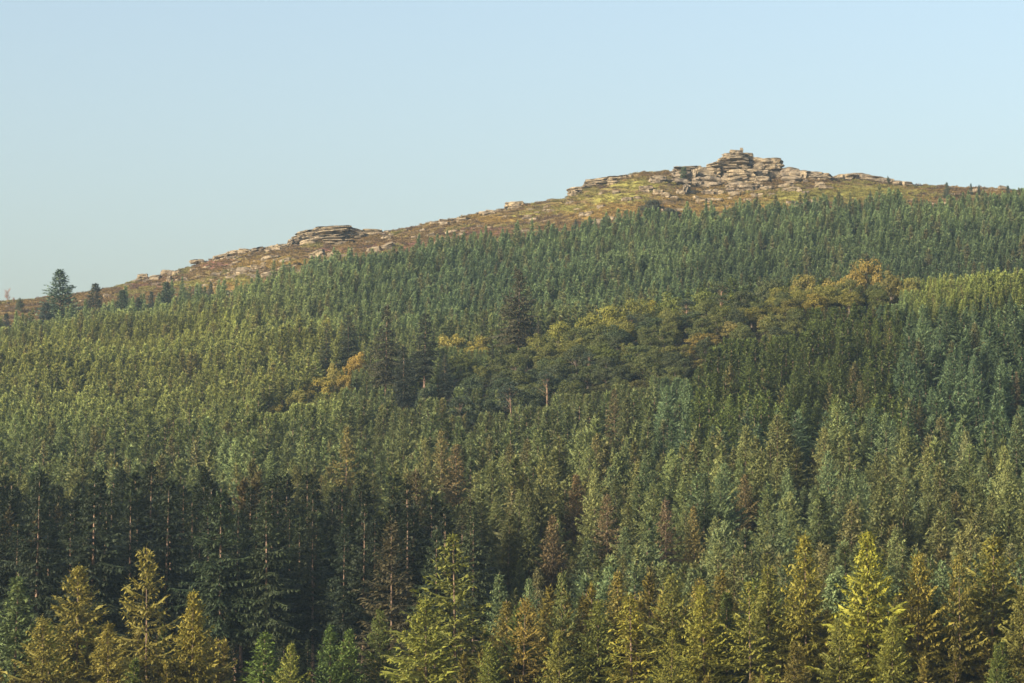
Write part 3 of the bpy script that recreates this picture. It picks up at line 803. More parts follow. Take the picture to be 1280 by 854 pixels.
while Y < 815:
    for q in range(-2, 24):
        x = -16 + q * 6.4 + R.uniform(-2, 2); y = Y + R.uniform(-2, 2)
        u, v = project(x, y, h1(x, y))
        if not in_band(u, y): continue
        if any((x - a_) ** 2 + (y - b_) ** 2 < 4.6 ** 2 for a_, b_, _ in hand): continue
        k = R.random() * .6 + .55 * float(noise2(np.array([x]), np.array([y]), 16, 77)[0])
        up = (y - 740) / 75
        if k + up * .4 > 1.02: tint = (.125, .128, .028)
        elif k + up * .4 > .84: tint = (.088, .098, .026)
        elif k > .42: tint = (.062, .076, .022)
        else: tint = (.038, .050, .020)
        lab, g = (('yellowing broadleaf tree in the mixed strip along the spur', 'yellowing broadleaf trees on the spur') if sum(tint) > .20
                  else ('dark rounded broadleaf tree in the mixed strip below the spur crest', 'dark broadleaf trees on the spur'))
        h = R.uniform(6.5, 9); tint = tuple(c * 1.0 for c in tint)
        placed.append(('broadleaf_tree', ('broadleaf', gi % 4), x, y, h, tint, lab, 'broadleaf tree', R.uniform(.85, 1.1), g)); gi += 1
        hand.append((x, y, 3.0))
    Y += 6.5
HB = []       # upper parts of the hand-placed trees, which the scattered ones must not hide
for p in placed:
    _, pr, x, y, h = p[:5]; z = h1(x, y)
    u, vt = project(x, y, z + h); _, vb = project(x, y, z)
    fr, wr = {'broadleaf': (.45, .45), 'pine': (.38, .2), 'young': (.6, .12), 'douglas': (.72, .12)}.get(pr[0], (.55, .12))
    if pr[0] == 'douglas' and y > 600: fr = .8
    HB.append((u, wr * (vb - vt), vt, vt + fr * (vb - vt), y))
HB = np.array(HB)
hx = np.array([a[0] for a in hand]); hy = np.array([a[1] for a in hand]); hr = np.array([a[2] for a in hand])

zone_list = []   # (x, y, h, kind, tint)
def scatter(y0, y1, sp, hfun, keep):
    Y = y0
    r = 0
    while Y < y1:
        hw = (640 + 170) / F * Y + 6
        X = -hw + (r % 2) * sp * .5
        while X < hw:
            x = X + R.uniform(-.36, .36) * sp; y = Y + R.uniform(-.36, .36) * sp
            X += sp
            zone_list.append((x, y, hfun, keep))
        Y += sp * .9; r += 1
scatter(334, 372, 5.4, 'front', None)
scatter(376, 560, 7.0, 'near', None)
scatter(560, 700, 6.3, 'mid', None)
scatter(700, 880, 4.3, 'upper', None)
scatter(880, 1200, 3.7, 'far', None)
zc0 = len(zone_list); scatter(745, 856, 2.5, 'crest', None)
ZX = np.array([a[0] for a in zone_list]); ZY = np.array([a[1] for a in zone_list])
U_, V_, ZZ = row_ok(ZX, ZY)
BR = border_row(U_)
edge_n = (noise2(ZX, ZY, 12, 21) - .5) * 18 - 11 * (NR.rand(len(ZX)) > .93)
edge_n = np.where(U_ > 1130, 0, edge_n)
trees = []
for i, (x, y, zone, _) in enumerate(zone_list):
    u, v = U_[i], V_[i]
    if v < BR[i] + edge_n[i]: continue
    dd = (hx - x) ** 2 + (hy - y) ** 2
    if (dd < hr ** 2).any(): continue
    rnd = (R.random(), R.random(), R.random())
    if 376 < y < 880 and R.random() < .06: continue
    n = float(noise2(np.array([x]), np.array([y]), 15, 31)[0])
    if zone == 'far': h = (7.0 + 2.8 * n + 2.4 * rnd[2] + (1.6 if rnd[1] > .93 else 0)) * (.75 if u > 1130 and v < BR[i] + 12 else 1); kind = 'low'
    elif zone == 'upper':
        h = 8.5 + 4 * n + 4 * rnd[2]; kind = 'low' if rnd[0] < .6 else 'mid'
        # the broadleaf strip keeps its own ground
        if u > 1120 and 715 < y < 749: h = 7.5 + 3 * rnd[2]
        if in_band(u, y): continue
        if u > 1118 + 10 * n and 748 < y < 852: continue
        if 390 < u < 700 and 700 < y < 800 and rnd[1] < .5: continue
    elif zone == 'crest':
        if not (u > 1112 + 10 * n and 748 < y < 852): continue
        h = 6.5 + 2 * n + 2 * rnd[2]; kind = 'spire' if rnd[0] < .6 else 'low'
    elif zone == 'mid':
        h = 11.5 + 5.5 * n + 5.5 * rnd[2]; kind = 'mid' if rnd[0] < .75 else 'soft'
        if 880 < u < 1130: kind = 'soft'; h = 14 + 3 * n + 3 * rnd[2]
    elif zone == 'near':
        if u < 610 and y < 470:
            if y > 425: h = 20 + 5 * n + 3 * rnd[2]; kind = 'soft'
            else:
                h = 7 + 4 * rnd[2]; kind = 'soft'
                if rnd[1] < .45: continue
        else: h = 13 + 7 * n + 6 * rnd[2]; kind = 'mid' if rnd[0] < .6 else 'soft'
        if 600 < u < 730 and 385 < y < 470: h = 9 + 4 * rnd[2]; kind = 'mid'
        if y < 425 and u > 610: h = min(h, 18)
    else:
        h = (11 + 5 * n + 5 * rnd[2]) if u > 560 else (6.5 + 3 * rnd[2]) if u > 285 else 9.5 + 6 * rnd[2]; kind = 'mid'
    near_ = (HB[:, 4] > y + 1) & (np.abs(HB[:, 0] - u) < HB[:, 1] + 3)
    if near_.any():
        lim = HB[near_, 3]; top = project(x, y, float(ZZ[i]) + h)[1]
        lim = lim[(lim < v) & (lim > top)]
        if len(lim):
            h2 = h * (v - lim.max()) / max(1e-3, v - top)
            if h2 < .30 * h: continue
            h = h2
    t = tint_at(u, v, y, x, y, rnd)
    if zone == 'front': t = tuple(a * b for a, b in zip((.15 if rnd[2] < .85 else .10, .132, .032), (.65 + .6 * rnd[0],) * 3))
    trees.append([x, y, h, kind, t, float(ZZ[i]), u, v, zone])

# ------------------------------------------------------------------ which trees show: a small depth-ordered silhouette buffer
BW, BH = 1280, 854
buf = np.zeros((BH, BW), bool)
items = [(t[1], 't', i) for i, t in enumerate(trees)] + [(p[3], 'p', i) for i, p in enumerate(placed)]
items.sort()
vis = np.zeros(len(trees))
for d, k, i in items:
    if k == 't': x, y, h = trees[i][:3]; z = trees[i][5]; wr = .155
    else: _, pr, x, y, h, _, _, _, wf, _ = placed[i]; z = h1(x, y); wr = {'broadleaf': .5, 'pine': .22, 'young': .16}.get(pr[0], .2) * wf
    u0, vt = project(x, y, z + h); _, vb = project(x, y, z)
    vt_i, vb_i = int(max(0, vt)), int(min(BH, vb))
    if vb_i <= vt_i: continue
    hw_max = wr * (vb - vt)
    cnt = 0
    for r_ in range(vt_i, vb_i, 1):
        f = min(1, (r_ - vt) / max(1, (vb - vt))) if wr < .3 else math.sqrt(max(0, min(1, (r_ - vt) / max(1, (vb - vt)) * 1.5)))
        hw_ = hw_max * f + .5
        a, b = int(max(0, u0 - hw_)), int(min(BW, u0 + hw_ + 1))
        if b > a:
            s_ = buf[r_, a:b]; cnt += (~s_).sum(); s_[:] = True
    if k == 't': vis[i] = cnt
order = np.argsort(-vis)
n_hand_spruce = sum(1 for p in placed if p[0] == 'spruce_tree')
single = set(int(i) for i in order[:300 - n_hand_spruce] if vis[i] > 0)
print('trees', len(trees), 'single spruce', len(single), 'min visible', min(vis[i] for i in single))

# ------------------------------------------------------------------ individual trees
PL = placed
def _emit_placed():
  for nm, pr, x, y, h, tint, lab, cat, wf, g in PL:
    if g and 'broadleaf' in g:
        u, vt = project(x, y, h1(x, y) + h)
        lab = single_out(u, vt, h, tint, 'rounded broadleaf tree', y, 8.4, 7.2)
    plant(nm, pr, x, y, h, tint, lab, cat, g, wf)
LM = [(22, 740, 'the grey-green corner spruce'), (100, 725, 'the broad crooked-topped golden spruce'), (188, 700, 'the gapped golden spruce'), (243, 750, 'the forked golden spruce'),
      (330, 790, 'the short rounded green conifer'), (426, 790, 'the close green pair'), (491, 680, 'the reddish-trunked larch-like tree'), (572, 700, 'the lollipop-leader spruce'), (534, 770, 'the front yellow-green spruce'),
      (652, 760, 'the orange-gold tiered spruce'), (702, 730, 'the thin spire-topped spruce'), (790, 755, 'the golden feathery conifer'), (936, 750, 'the pale-trunked spruce'), (1005, 690, 'the tall narrow golden spruce'),
      (1082, 700, 'the brightest yellow-green spruce'), (1232, 690, 'the broad ragged-topped spruce'), (48, 620, 'the leftmost lit trunk'), (278, 630, 'the longest bare trunk'), (393, 660, 'the thin greyish trunk'),
      (433, 545, 'the tall-leadered yellowish conifer'), (551, 550, 'the straw-coloured slim conifer'), (768, 500, 'the rust-red tipped conifer'), (832, 640, 'the pinkish-brown thin conifer'), (720, 610, 'the orange-tipped wide conifer'),
      (1148, 515, 'the straw-coloured pole-like conifer'), (1015, 575, 'the pale yellow slim conifer'), (930, 605, 'the khaki broad conifer'), (1270, 480, 'the brown bare-stemmed conifer'),
      (648, 380, 'the tallest slope conifer'), (482, 420, 'the rusty-topped slope conifer'), (1085, 335, 'the highest orange-gold crest tree'), (965, 360, 'the dark rounded crest tree'), (576, 505, 'the flat-topped pine'), (684, 475, 'the umbrella pine'),
      (735, 452, 'the curved-limb pine'), (915, 405, 'the ochre-gold spur tree'), (345, 510, 'the small orange-brown broadleaf'), (598, 425, 'the yellow-topped broadleaf'), (860, 372, 'the dark layered pine'), (1196, 600, 'the right-hand slope below the pale crest')]
def colour_word(t):
    r, g, b = t; l = (r + g + b) / 3
    w_ = 'rusty' if r > g * 1.08 else 'yellowish' if r > g * .93 and l > .085 else 'bluish' if b > .62 * g else 'olive'
    return ('dark ' if l < .05 else 'pale ' if l > .115 else '') + w_
used_labels = {}
def single_out(u, vt, h, t, noun, d, tall, short):
    q = [((u - a) ** 2 + (vt - b) ** 2, a, b, n_) for a, b, n_ in LM]
    _, a, b, n_ = min(q)
    dx, dy = u - a, vt - b
    far_ = '' if math.hypot(dx, dy) > 38 else 'just '
    if abs(dx) > 2.2 * abs(dy): rel = far_ + ('right of' if dx > 0 else 'left of')
    elif abs(dy) > 2.2 * abs(dx): rel = far_ + ('below' if dy > 0 else 'above')
    else: rel = far_ + ('below' if dy > 0 else 'above') + (' and right of' if dx > 0 else ' and left of')
    sz = 'tall ' if h > tall else 'short ' if h < short else ''
    n2_ = sorted(q)[1][3]; n3_ = sorted(q)[2][3]
    for lab in (f'{colour_word(t)} {noun} {rel} {n_}', f'{sz}{colour_word(t)} {noun} {rel} {n_}', f'{colour_word(t)} {noun} between {n_} and {n2_}',
                f'{sz}{colour_word(t)} {noun} between {n_} and {n2_}', f'{colour_word(t)} {noun} between {n_} and {n3_}', f'{sz}{colour_word(t)} {noun} near {n_}', f'{colour_word(t)} {noun} nearest {n_}'):
        lab = lab.replace('  ', ' ').strip()
        if lab not in used_labels and len(lab.split()) <= 16: break
    used_labels[lab] = 1
    return lab
def stand_label(u, y, t):
    if y < 376: return 'shorter spruce filling the sunlit front row along the lower edge', 'fill-in spruces of the sunlit front row'
    if u < 610 and y < 560: return 'dark conifer in the shaded stand behind the bare-trunked firs', 'dark conifers behind the bare-trunked firs'
    if y < 480: return 'olive conifer in the band right behind the golden front row', 'olive conifers behind the golden front row'
    if y < 600: return 'green-brown conifer in the middle band below the spur', 'green-brown conifers of the middle band'
    if u > 860 and u < 1140: return 'dense dark olive conifer on the near face of the spur', 'dark olive conifers on the spur'
    return 'grey-green spruce partway up the slope, nearer than the upper plantation', 'grey-green spruces on the lower slope'
_emit_placed()
pk = {'mid': ['sitka'], 'soft': ['golden'], 'low': ['young'], 'spire': ['young']}
for i in sorted(single):
    x, y, h, kind, t, z, u, v, zone = trees[i]
    fam = 'sitka' if kind in ('mid', 'low', 'spire') else ('douglas' if y < 480 and u < 610 else 'golden')
    cntf = SPEC[fam][-1]
    _, g = stand_label(u, y, t)
    lab = single_out(u, project(x, y, z + h)[1], h, t, {'douglas': 'fir-like conifer', 'sitka': 'pointed conifer', 'golden': 'bushy conifer'}[fam], y, 18, 13)
    wf = {'sitka': 1.0, 'golden': .88, 'douglas': 1.0}[fam] * R.uniform(.95, 1.3)
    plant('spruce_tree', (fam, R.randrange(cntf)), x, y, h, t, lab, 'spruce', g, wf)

# ------------------------------------------------------------------ all the rest: one forest object
rest = [t for i, t in enumerate(trees) if i not in single]
pm = bpy.data.meshes.new('far_forest')
n = len(rest)
pm.vertices.add(n)
pm.vertices.foreach_set('co', np.array([(t[0], t[1], t[5] - .15) for t in rest], np.float32).ravel())
kidx = {}
for i, (k, H) in enumerate(FAR): kidx.setdefault(k, []).append((i, H))
pi, sc_, rt = [], [], []
for t in rest:
    i, H = R.choice(kidx[t[3]]); s = t[2] / H; wv = s * R.uniform(.82, 1.2)
    if t[3] == 'low': wv *= 1.14
    elif t[3] in ('mid', 'soft'): wv *= 1.2
    pi.append(i); sc_.append((wv, wv, s)); rt.append((R.uniform(-.03, .03), R.uniform(-.03, .03), R.random() * 6.283))
a = pm.attributes.new('kit', 'INT', 'POINT'); a.data.foreach_set('value', np.array(pi, np.int32))
a = pm.attributes.new('size', 'FLOAT_VECTOR', 'POINT'); a.data.foreach_set('vector', np.array(sc_, np.float32).ravel())
a = pm.attributes.new('turn', 'FLOAT_VECTOR', 'POINT'); a.data.foreach_set('vector', np.array(rt, np.float32).ravel())
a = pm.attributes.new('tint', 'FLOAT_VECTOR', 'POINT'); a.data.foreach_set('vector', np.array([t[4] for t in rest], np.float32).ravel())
def instancer(name, mesh, col):
    ng = bpy.data.node_groups.new(name, 'GeometryNodeTree')
    ng.interface.new_socket('Geometry', in_out='INPUT', socket_type='NodeSocketGeometry')
    ng.interface.new_socket('Geometry', in_out='OUTPUT', socket_type='NodeSocketGeometry')
    gin = ng.nodes.new('NodeGroupInput'); gout = ng.nodes.new('NodeGroupOutput')
    ci = ng.nodes.new('GeometryNodeCollectionInfo'); ci.inputs[0].default_value = col
    ci.inputs['Separate Children'].default_value = True; ci.inputs['Reset Children'].default_value = True
    iop = ng.nodes.new('GeometryNodeInstanceOnPoints'); iop.inputs['Pick Instance'].default_value = True
    def na(nm, dt):
        q = ng.nodes.new('GeometryNodeInputNamedAttribute'); q.data_type = dt; q.inputs[0].default_value = nm; return q.outputs[0]
    er = ng.nodes.new('FunctionNodeEulerToRotation')
    L = ng.links.new
    L(gin.outputs[0], iop.inputs['Points']); L(ci.outputs[0], iop.inputs['Instance'])
    L(na('kit', 'INT'), iop.inputs['Instance Index']); L(na('turn', 'FLOAT_VECTOR'), er.inputs[0]); L(er.outputs[0], iop.inputs['Rotation'])
    L(na('size', 'FLOAT_VECTOR'), iop.inputs['Scale'])
    L(iop.outputs[0], gout.inputs[0])
    o = bpy.data.objects.new(name, mesh); C.objects.link(o)
    md = o.modifiers.new('scatter', 'NODES'); md.node_group = ng
    return o
fo = instancer('forest', pm, farcol)
tag(fo, 'dense grey-green conifer plantation covering the hillside beyond the nearer trees', 'forest', None, 'stuff')

# ------------------------------------------------------------------ rocks
def rock_mesh(name, w_, d_, h_, seed, boxy=.55, lay=0, sub=3):
    """a weathered block: superellipsoid cut by joints and layers; origin at the base centre"""
    import bmesh
    bm = bmesh.new()
    bmesh.ops.create_cube(bm, size=2)
    bmesh.ops.subdivide_edges(bm, edges=bm.edges[:], cuts=sub + 5, use_grid_fill=True)
    rng = random.Random(seed)
    ox = Vector((rng.uniform(-50, 50), rng.uniform(-50, 50), rng.uniform(-50, 50)))
    for v in bm.verts:
        p = v.co.copy(); sph = p.normalized() * 1.12
        q = p * boxy + sph * (1 - boxy)
        k = 1 + .34 * (mnoise.noise(q * 1.1 + ox)) + .20 * mnoise.noise(q * 2.9 + ox) + .10 * mnoise.noise(q * 6 + ox)
        q = Vector((q.x * k, q.y * k, q.z * (1 + .2 * mnoise.noise(q * 1.3 - ox))))
        if lay:
            s = math.sin((q.z * (lay * .75 + .8) + .6 * mnoise.noise(Vector((q.x * .6, q.y * .6, 3)) + ox) + ox.x) * math.pi)
            c = 1 - .15 * max(0, s) ** 4
            q.x *= .5 + .5 * c; q.y *= c
            js = math.sin((q.x * w_ / max(h_, .1) * .45 + .5 * mnoise.noise(q * .8 + ox)) * math.pi + ox.y)
            q.y *= 1 - .22 * max(0, js) ** 8
            q.z *= 1 - .10 * max(0, js) ** 8
        v.co = Vector((q.x * w_ / 2, q.y * d_ / 2, (q.z + 1) * h_ / 2))
    me_ = bpy.data.meshes.new(name); bm.to_mesh(me_); bm.free()
    me_.materials.append(M_ROCK)
    me_.shade_smooth()
    try: me_.set_sharp_from_angle(angle=math.radians(38))
    except Exception: pass
    return me_
RID = 0
def rock(name, x0, x1, y0, y1, Y, depth=None, parent=None, tilt=0, boxy=.6, lay=0, label=None, group=None, cat=None, sink=0.0):
    """a rock seen between photo columns x0..x1 and rows y0..y1, standing at distance Y"""
    global RID
    RID += 1
    if parent: Y = min(Y, ground_point((x0 + x1) / 2, y1 - .5).y + 2)
    a = at(x0, y1, Y); b = at(x1, y0, Y)
    w_, h_ = abs(b.x - a.x), b.z - a.z
    d_ = depth if depth else max(w_ * .8, h_)
    me_ = rock_mesh(name, w_ * 1.04, d_, h_ + sink, 40 + RID, boxy, lay)
    o = bpy.data.objects.new(name, me_)
    o.location = ((a.x + b.x) / 2, Y + d_ * .25, a.z - sink)
    o.rotation_euler = (0, tilt, R.uniform(-.12, .12))
    C.objects.link(o)
    if parent:
        o.parent = parent; o.location = Vector(o.location) - Vector(parent.location)
    else: tag(o, label, cat or 'rock', group)
    return o
def root(name, px, py, Y, label, cat, group=None):
    e = bpy.data.objects.new(name, None); e.location = at(px, py, Y); C.objects.link(e)
    return tag(e, label, cat, group)

TY = 1196
tor = root('granite_tor', 925, 240, TY, 'great layered granite tor crowning the hilltop', 'tor')
# x0, x1, y0, y1, distance, tilt, boxy, layers, name
for x0, x1, y0, y1, dy, tl, bx, ly, nm in [
 (913.5, 925, 187.6, 191, 6, .05, .7, 0, 'slab'),
 (906, 931, 190.5, 197.5, 4, -.05, .35, 1, 'slab'),
 (899, 934, 195, 203, 3, -.03, .4, 2, 'slab'),
 (889, 934, 201.5, 209.5, 2, -.04, .5, 2, 'slab'),
 (893, 936, 207.5, 214, 3, .02, .7, 0, 'slab'),
 (929, 940.5, 191, 196, 8, 0, .5, 0, 'boulder'), (933, 942, 195, 201, 8, .1, .5, 0, 'boulder'), (930, 943, 200, 212, 8, 0, .5, 1, 'block'),
 (941, 954.5, 196.8, 206, 14, .15, .3, 1, 'boulder'),
 (954, 977, 197, 206, 4, .03, .3, 1, 'boulder'), (953, 978, 204.5, 212, 3, 0, .5, 1, 'slab'),
 (943, 957, 204, 213, 2, 0, .45, 1, 'boulder'), (942, 960, 212, 222, 1, .05, .5, 2, 'block'),
 (957, 979, 211, 224, 4, 0, .5, 2, 'block'), (945, 962, 220, 231, 3, 0, .5, 1, 'block'),
 (873, 900, 209, 222, 1, -.05, .75, 2, 'block'), (870, 899, 221, 234.5, 0, .05, .75, 2, 'block'),
 (897, 915, 211, 230, 3, .1, .6, 2, 'block'),
 (911, 944, 211, 222.5, 0, 0, .55, 2, 'block'), (914, 945, 221, 230, -1, .02, .65, 1, 'slab'), (924, 949, 229, 239, -2, 0, .65, 2, 'slab'),
 (910, 929, 221.5, 229.5, -5, 0, .35, 1, 'slab'), (908, 930, 228, 235.5, -6, .02, .6, 1, 'slab'), (908.5, 929, 234.5, 240.5, -6, 0, .65, 1, 'slab'), (911, 924, 239.5, 246, -7, 0, .6, 0, 'slab'),
 (976, 998, 209, 222, 3, .05, .5, 2, 'block'), (990, 1013, 212.5, 225, 2, .08, .45, 2, 'block'), (1008, 1036, 214.5, 224, 1, .1, .5, 2, 'slab'),
 (1012, 1037, 220, 226, -1, .03, .6, 1, 'slab'), (979, 1000, 220, 230, 0, 0, .5, 1, 'block'),
 (843, 876, 208, 213.5, 4, -.04, .8, 1, 'slab'), (836, 863, 214.5, 225, 0, -.03, .65, 2, 'slab'), (838, 862, 223, 232, -1, .02, .6, 1, 'block'),
 (862, 867, 212, 231, 1, .18, .8, 0, 'slab'), (866.5, 872, 211, 231, 2, .15, .8, 0, 'slab'),
 (853, 857.5, 231, 243, -4, .25, .8, 0, 'slab'), (857.5, 861, 231, 241, -4, .25, .8, 0, 'slab'),
 (813, 833, 219.5, 230, 0, -.05, .5, 2, 'boulder'),
]:
    rock(nm, x0 - .4, x1 + .4, y0, y1 + .5, TY + dy, None if (x1 - x0) > 8 else (x1 - x0) * .9, tor, tl, bx, ly)
rock('standing_stone', 925.3, 928.6, 184.8, 192, TY + 6, .9, None, 0, .75, 0, 'small upright stone on the very top of the granite tor', None, 'stone')

out = root('rock_outcrop', 420, 300, 1196, 'long domed outcrop of tilted grey slabs on the skyline left of the tor', 'outcrop')
for x0, x1, y0, y1, dy, tl, bx, ly in [
 (371, 387, 288.5, 294, 0, -.25, .6, 1), (361, 378, 297, 304, -2, -.3, .6, 1), (366, 392, 293, 301, 0, -.2, .6, 1),
 (386, 412, 285, 293, 3, -.18, .55, 1), (394, 438, 282.5, 289.5, 4, -.06, .5, 2), (385, 436, 288, 296, 2, -.1, .6, 2), (424, 454, 285, 293.5, 5, .22, .55, 2),
 (380, 430, 294, 302, 0, -.1, .6, 2), (428, 455, 290, 297.5, 3, .05, .6, 2), (376, 395, 299, 307, -3, -.2, .5, 1), (405, 440, 299, 305, -2, 0, .6, 1),
 (454, 477, 286.5, 294, 4, .02, .6, 1), (350, 366, 305, 311, -3, -.25, .5, 1)]:
    rock('slab', x0, x1, y0, y1, 1192 + dy, None, out, tl, bx, ly)
out = root('rock_outcrop', 725, 240, 1196, 'stepped ledge of flat slabs where the skyline jumps up left of the tor', 'outcrop')
for x0, x1, y0, y1, dy, tl, bx, ly in [(733, 760, 223, 230, 0, -.12, .7, 2), (712, 735, 233.5, 240, 0, -.1, .7, 1), (711, 726, 238, 246, -1, -.3, .5, 1), (745, 775, 226, 232, -2, -.05, .6, 1), (730, 750, 229, 234, -1, -.1, .6, 1), (758, 788, 219.5, 226, 1, -.1, .55, 1)]:
    rock('slab', x0, x1, y0, y1, 1194 + dy, None, out, tl, bx, ly)
out = root('rock_outcrop', 1090, 232, 1198, 'low heathery rock hump on the skyline right of the tor', 'outcrop')
for x0, x1, y0, y1, dy, tl, bx, ly in [(1043, 1066, 217.5, 226, 2, -.1, .4, 2), (1060, 1088, 216.5, 226, 3, .02, .4, 2), (1082, 1106, 220, 228, 2, .1, .4, 1), (1100, 1117, 222.5, 230, 1, .1, .5, 1), (1115, 1141, 226.5, 234, 2, .12, .45, 2)]:
    rock('slab', x0, x1, y0, y1, 1196 + dy, None, out, tl, bx, ly)
out = root('rock_outcrop', 292, 318, 1196, 'small heather-capped outcrop on the skyline, lowest of the outcrops', 'outcrop')
for x0, x1, y0, y1, dy, tl, bx, ly in [(298, 315, 311, 318, 0, .1, .5, 1), (284, 302, 313, 320, 0, -.15, .5, 1), (267, 286, 318, 326, 1, -.25, .5, 1)]:
    rock('slab', x0, x1, y0, y1, 1194 + dy, None, out, tl, bx, ly)

# boulders on the open moor: centre column, centre row, width, height, tilt, label ('' = shared within its patch)
BL = [
 (323, 312, 14, 6, -.25, 'tilted slab on the skyline between the small and the long domed outcrop'), (342, 309, 16, 5, -.25, 'thin tilted slab on the skyline just left of the long domed outcrop'),
 (398, 318, 19, 9, -.35, 'largest tilted pale boulder below the long domed outcrop'), (417, 318, 12, 7, -.3, 'pale boulder right of the largest tilted one'),
 (468, 312, 16, 7, -.2, ''), (486, 308, 16, 8, -.35, 'pale tilted boulder among heather right of the domed outcrop'), (338, 322, 20, 5, -.1, ''), (357, 326, 14, 6, -.3, ''),
 (363, 333, 28, 5, -.2, 'long thin slab lying low on the heather'), (304, 338, 16, 8, 0, 'pale block at the upper right of the grassy hollow'), (325, 335, 14, 5, 0, ''), (335, 343, 14, 7, -.3, ''), (318, 346, 9, 6, 0, ''),
 (494, 305, 8, 3, -.1, ''), (483, 298, 12, 4, -.1, ''), (538, 294, 12, 4, -.35, ''), (527, 288, 10, 3, -.3, ''), (549, 303, 10, 6, -.3, ''), (541, 311, 6, 3, 0, ''), (566, 289, 13, 3, -.25, ''),
 (178, 345, 12, 5, -.1, 'pale flat-topped boulder leftmost on the skyline'), (195, 347, 13, 6, -.1, 'rounded pale boulder on the skyline'), (206, 341, 10, 7, 0, 'square brownish boulder on the skyline'), (213, 341, 8, 6, 0, ''), (222, 341, 10, 6, -.2, ''),
 (172, 351, 10, 4, -.1, ''), (184, 351, 8, 4, -.3, ''), (212, 349, 7, 7, 0, ''), (222, 350, 5, 3, 0, ''), (230, 349, 7, 5, .1, ''), (198, 355, 14, 3, -.1, ''), (246, 326, 16, 3, -.05, 'thin flat slab along the skyline below the small outcrop'),
 (243, 337, 10, 3, -.1, ''), (259, 334, 9, 3, -.2, ''), (287, 332, 14, 3, -.25, ''), (296, 328, 12, 3, -.2, ''), (302, 343, 20, 5, .1, ''), (300, 338, 20, 6, -.1, ''), (314, 339, 5, 5, 0, ''), (312, 344, 6, 3, 0, ''), (256, 357, 10, 4, -.1, ''), (272, 354, 12, 3, .1, ''), (281, 367, 10, 6, 0, ''), (293, 365, 8, 4, 0, ''),
 (575, 274.5, 22, 4, -.05, 'low ledge of rock breaking the skyline halfway up the ridge'), (562, 298, 8, 3, -.2, ''), (575, 293, 10, 4, -.3, ''), (612, 267, 14, 5, -.2, 'pale rock on the ridge just above the low ledge'), (623, 264, 7, 4, .1, ''), (634, 271, 10, 3, -.05, ''),
 (643, 254.5, 22, 5, -.02, 'flat brown slab projecting at a step of the skyline'), (646, 259, 18, 3, 0, ''), (685, 259, 10, 2.5, 0, ''), (682, 277, 7, 3, 0, ''), (697, 288, 14, 4, -.1, ''), (713, 253, 10, 3, -.1, ''), (684, 263, 10, 3, 0, ''), (752, 258, 10, 4, 0, ''),
 (733, 268, 16, 6, -.1, 'yellow-lichened block above the domed dark tree'), (748, 278, 16, 8, -.2, 'yellowish crag poking out of the wood edge'), (764, 274, 12, 7, .2, ''), (808, 236, 17, 8, -.05, 'large pale flat boulder below the left end of the tor'), (784, 249, 14, 5, -.1, ''), (797, 247, 10, 4, .1, ''), (822, 240, 12, 5, .1, ''), (832, 243, 10, 5, 0, ''),
 (768, 228, 14, 5, -.1, ''), (751, 242, 6, 4, .3, ''), (879, 250, 16, 5, -.05, 'pale flat boulder in orange bracken below the tor, left of two'), (895, 250, 17, 5, .02, 'grey flat boulder in orange bracken below the tor, right of two'), (884, 240, 13, 5, -.2, ''), (897, 240, 12, 6, .2, ''), (946, 244, 14, 5, 0, ''), (912, 248, 6, 3, 0, ''),
 (983, 232, 18, 5, -.1, 'bright pale slab at the right foot of the tor'), (990, 236, 20, 4, -.1, ''), (957, 236, 14, 5, 0, ''), (1025, 230, 10, 6, 0, ''), (1030, 234, 22, 4, .03, 'long flat stone on the turf right of the tor'), (1005, 226, 10, 4, 0, ''), (1196, 243, 14, 2.5, 0, 'pale stone on brown ground near the skyline spruces'),
 (935, 250, 10, 4, 0, ''), (965, 243, 8, 3, 0, ''), (600, 282, 8, 2.5, -.1, ''), (660, 270, 9, 2.5, 0, ''), (690, 250, 12, 3, -.1, ''), (520, 296, 9, 3, -.2, ''), (440, 312, 8, 3, -.1, ''), (445, 320, 7, 3, 0, ''), (378, 340, 10, 4, -.2, ''), (350, 345, 12, 4, -.2, ''), (388, 327, 9, 3, 0, ''), (160, 356, 8, 3, 0, ''), (430, 303, 20, 3, 0, ''),
 (770, 240, 9, 3, 0, ''), (850, 240, 10, 5, .2, ''), (843, 247, 9, 4, 0, ''), (865, 240, 8, 4, 0, ''), (722, 262, 9, 3, 0, ''),
]
BLM = [(178, 345, 'the leftmost flat-topped boulder'), (206, 340, 'the square brownish skyline boulder'), (246, 325, 'the thin skyline slab'), (292, 316, 'the small heather-capped outcrop'), (304, 338, 'the pale block by the grassy hollow'),
       (363, 333, 'the long thin low slab'), (398, 318, 'the largest tilted pale boulder'), (420, 303, 'the long domed outcrop'), (465, 292, 'the right end of the domed outcrop'), (486, 308, 'the pale tilted heather boulder'),
       (575, 274, 'the low skyline ledge'), (612, 267, 'the pale ridge rock'), (643, 255, 'the flat brown step slab'), (725, 240, 'the stepped ledge outcrop'), (733, 268, 'the yellow-lichened block'), (748, 278, 'the yellowish crag'),
       (808, 236, 'the large pale flat boulder'), (850, 232, "the tor's left end"), (887, 250, 'the pair in orange bracken'), (925, 242, "the tor's front foot"), (983, 232, 'the bright pale slab'), (1030, 234, 'the long flat stone on the turf')]
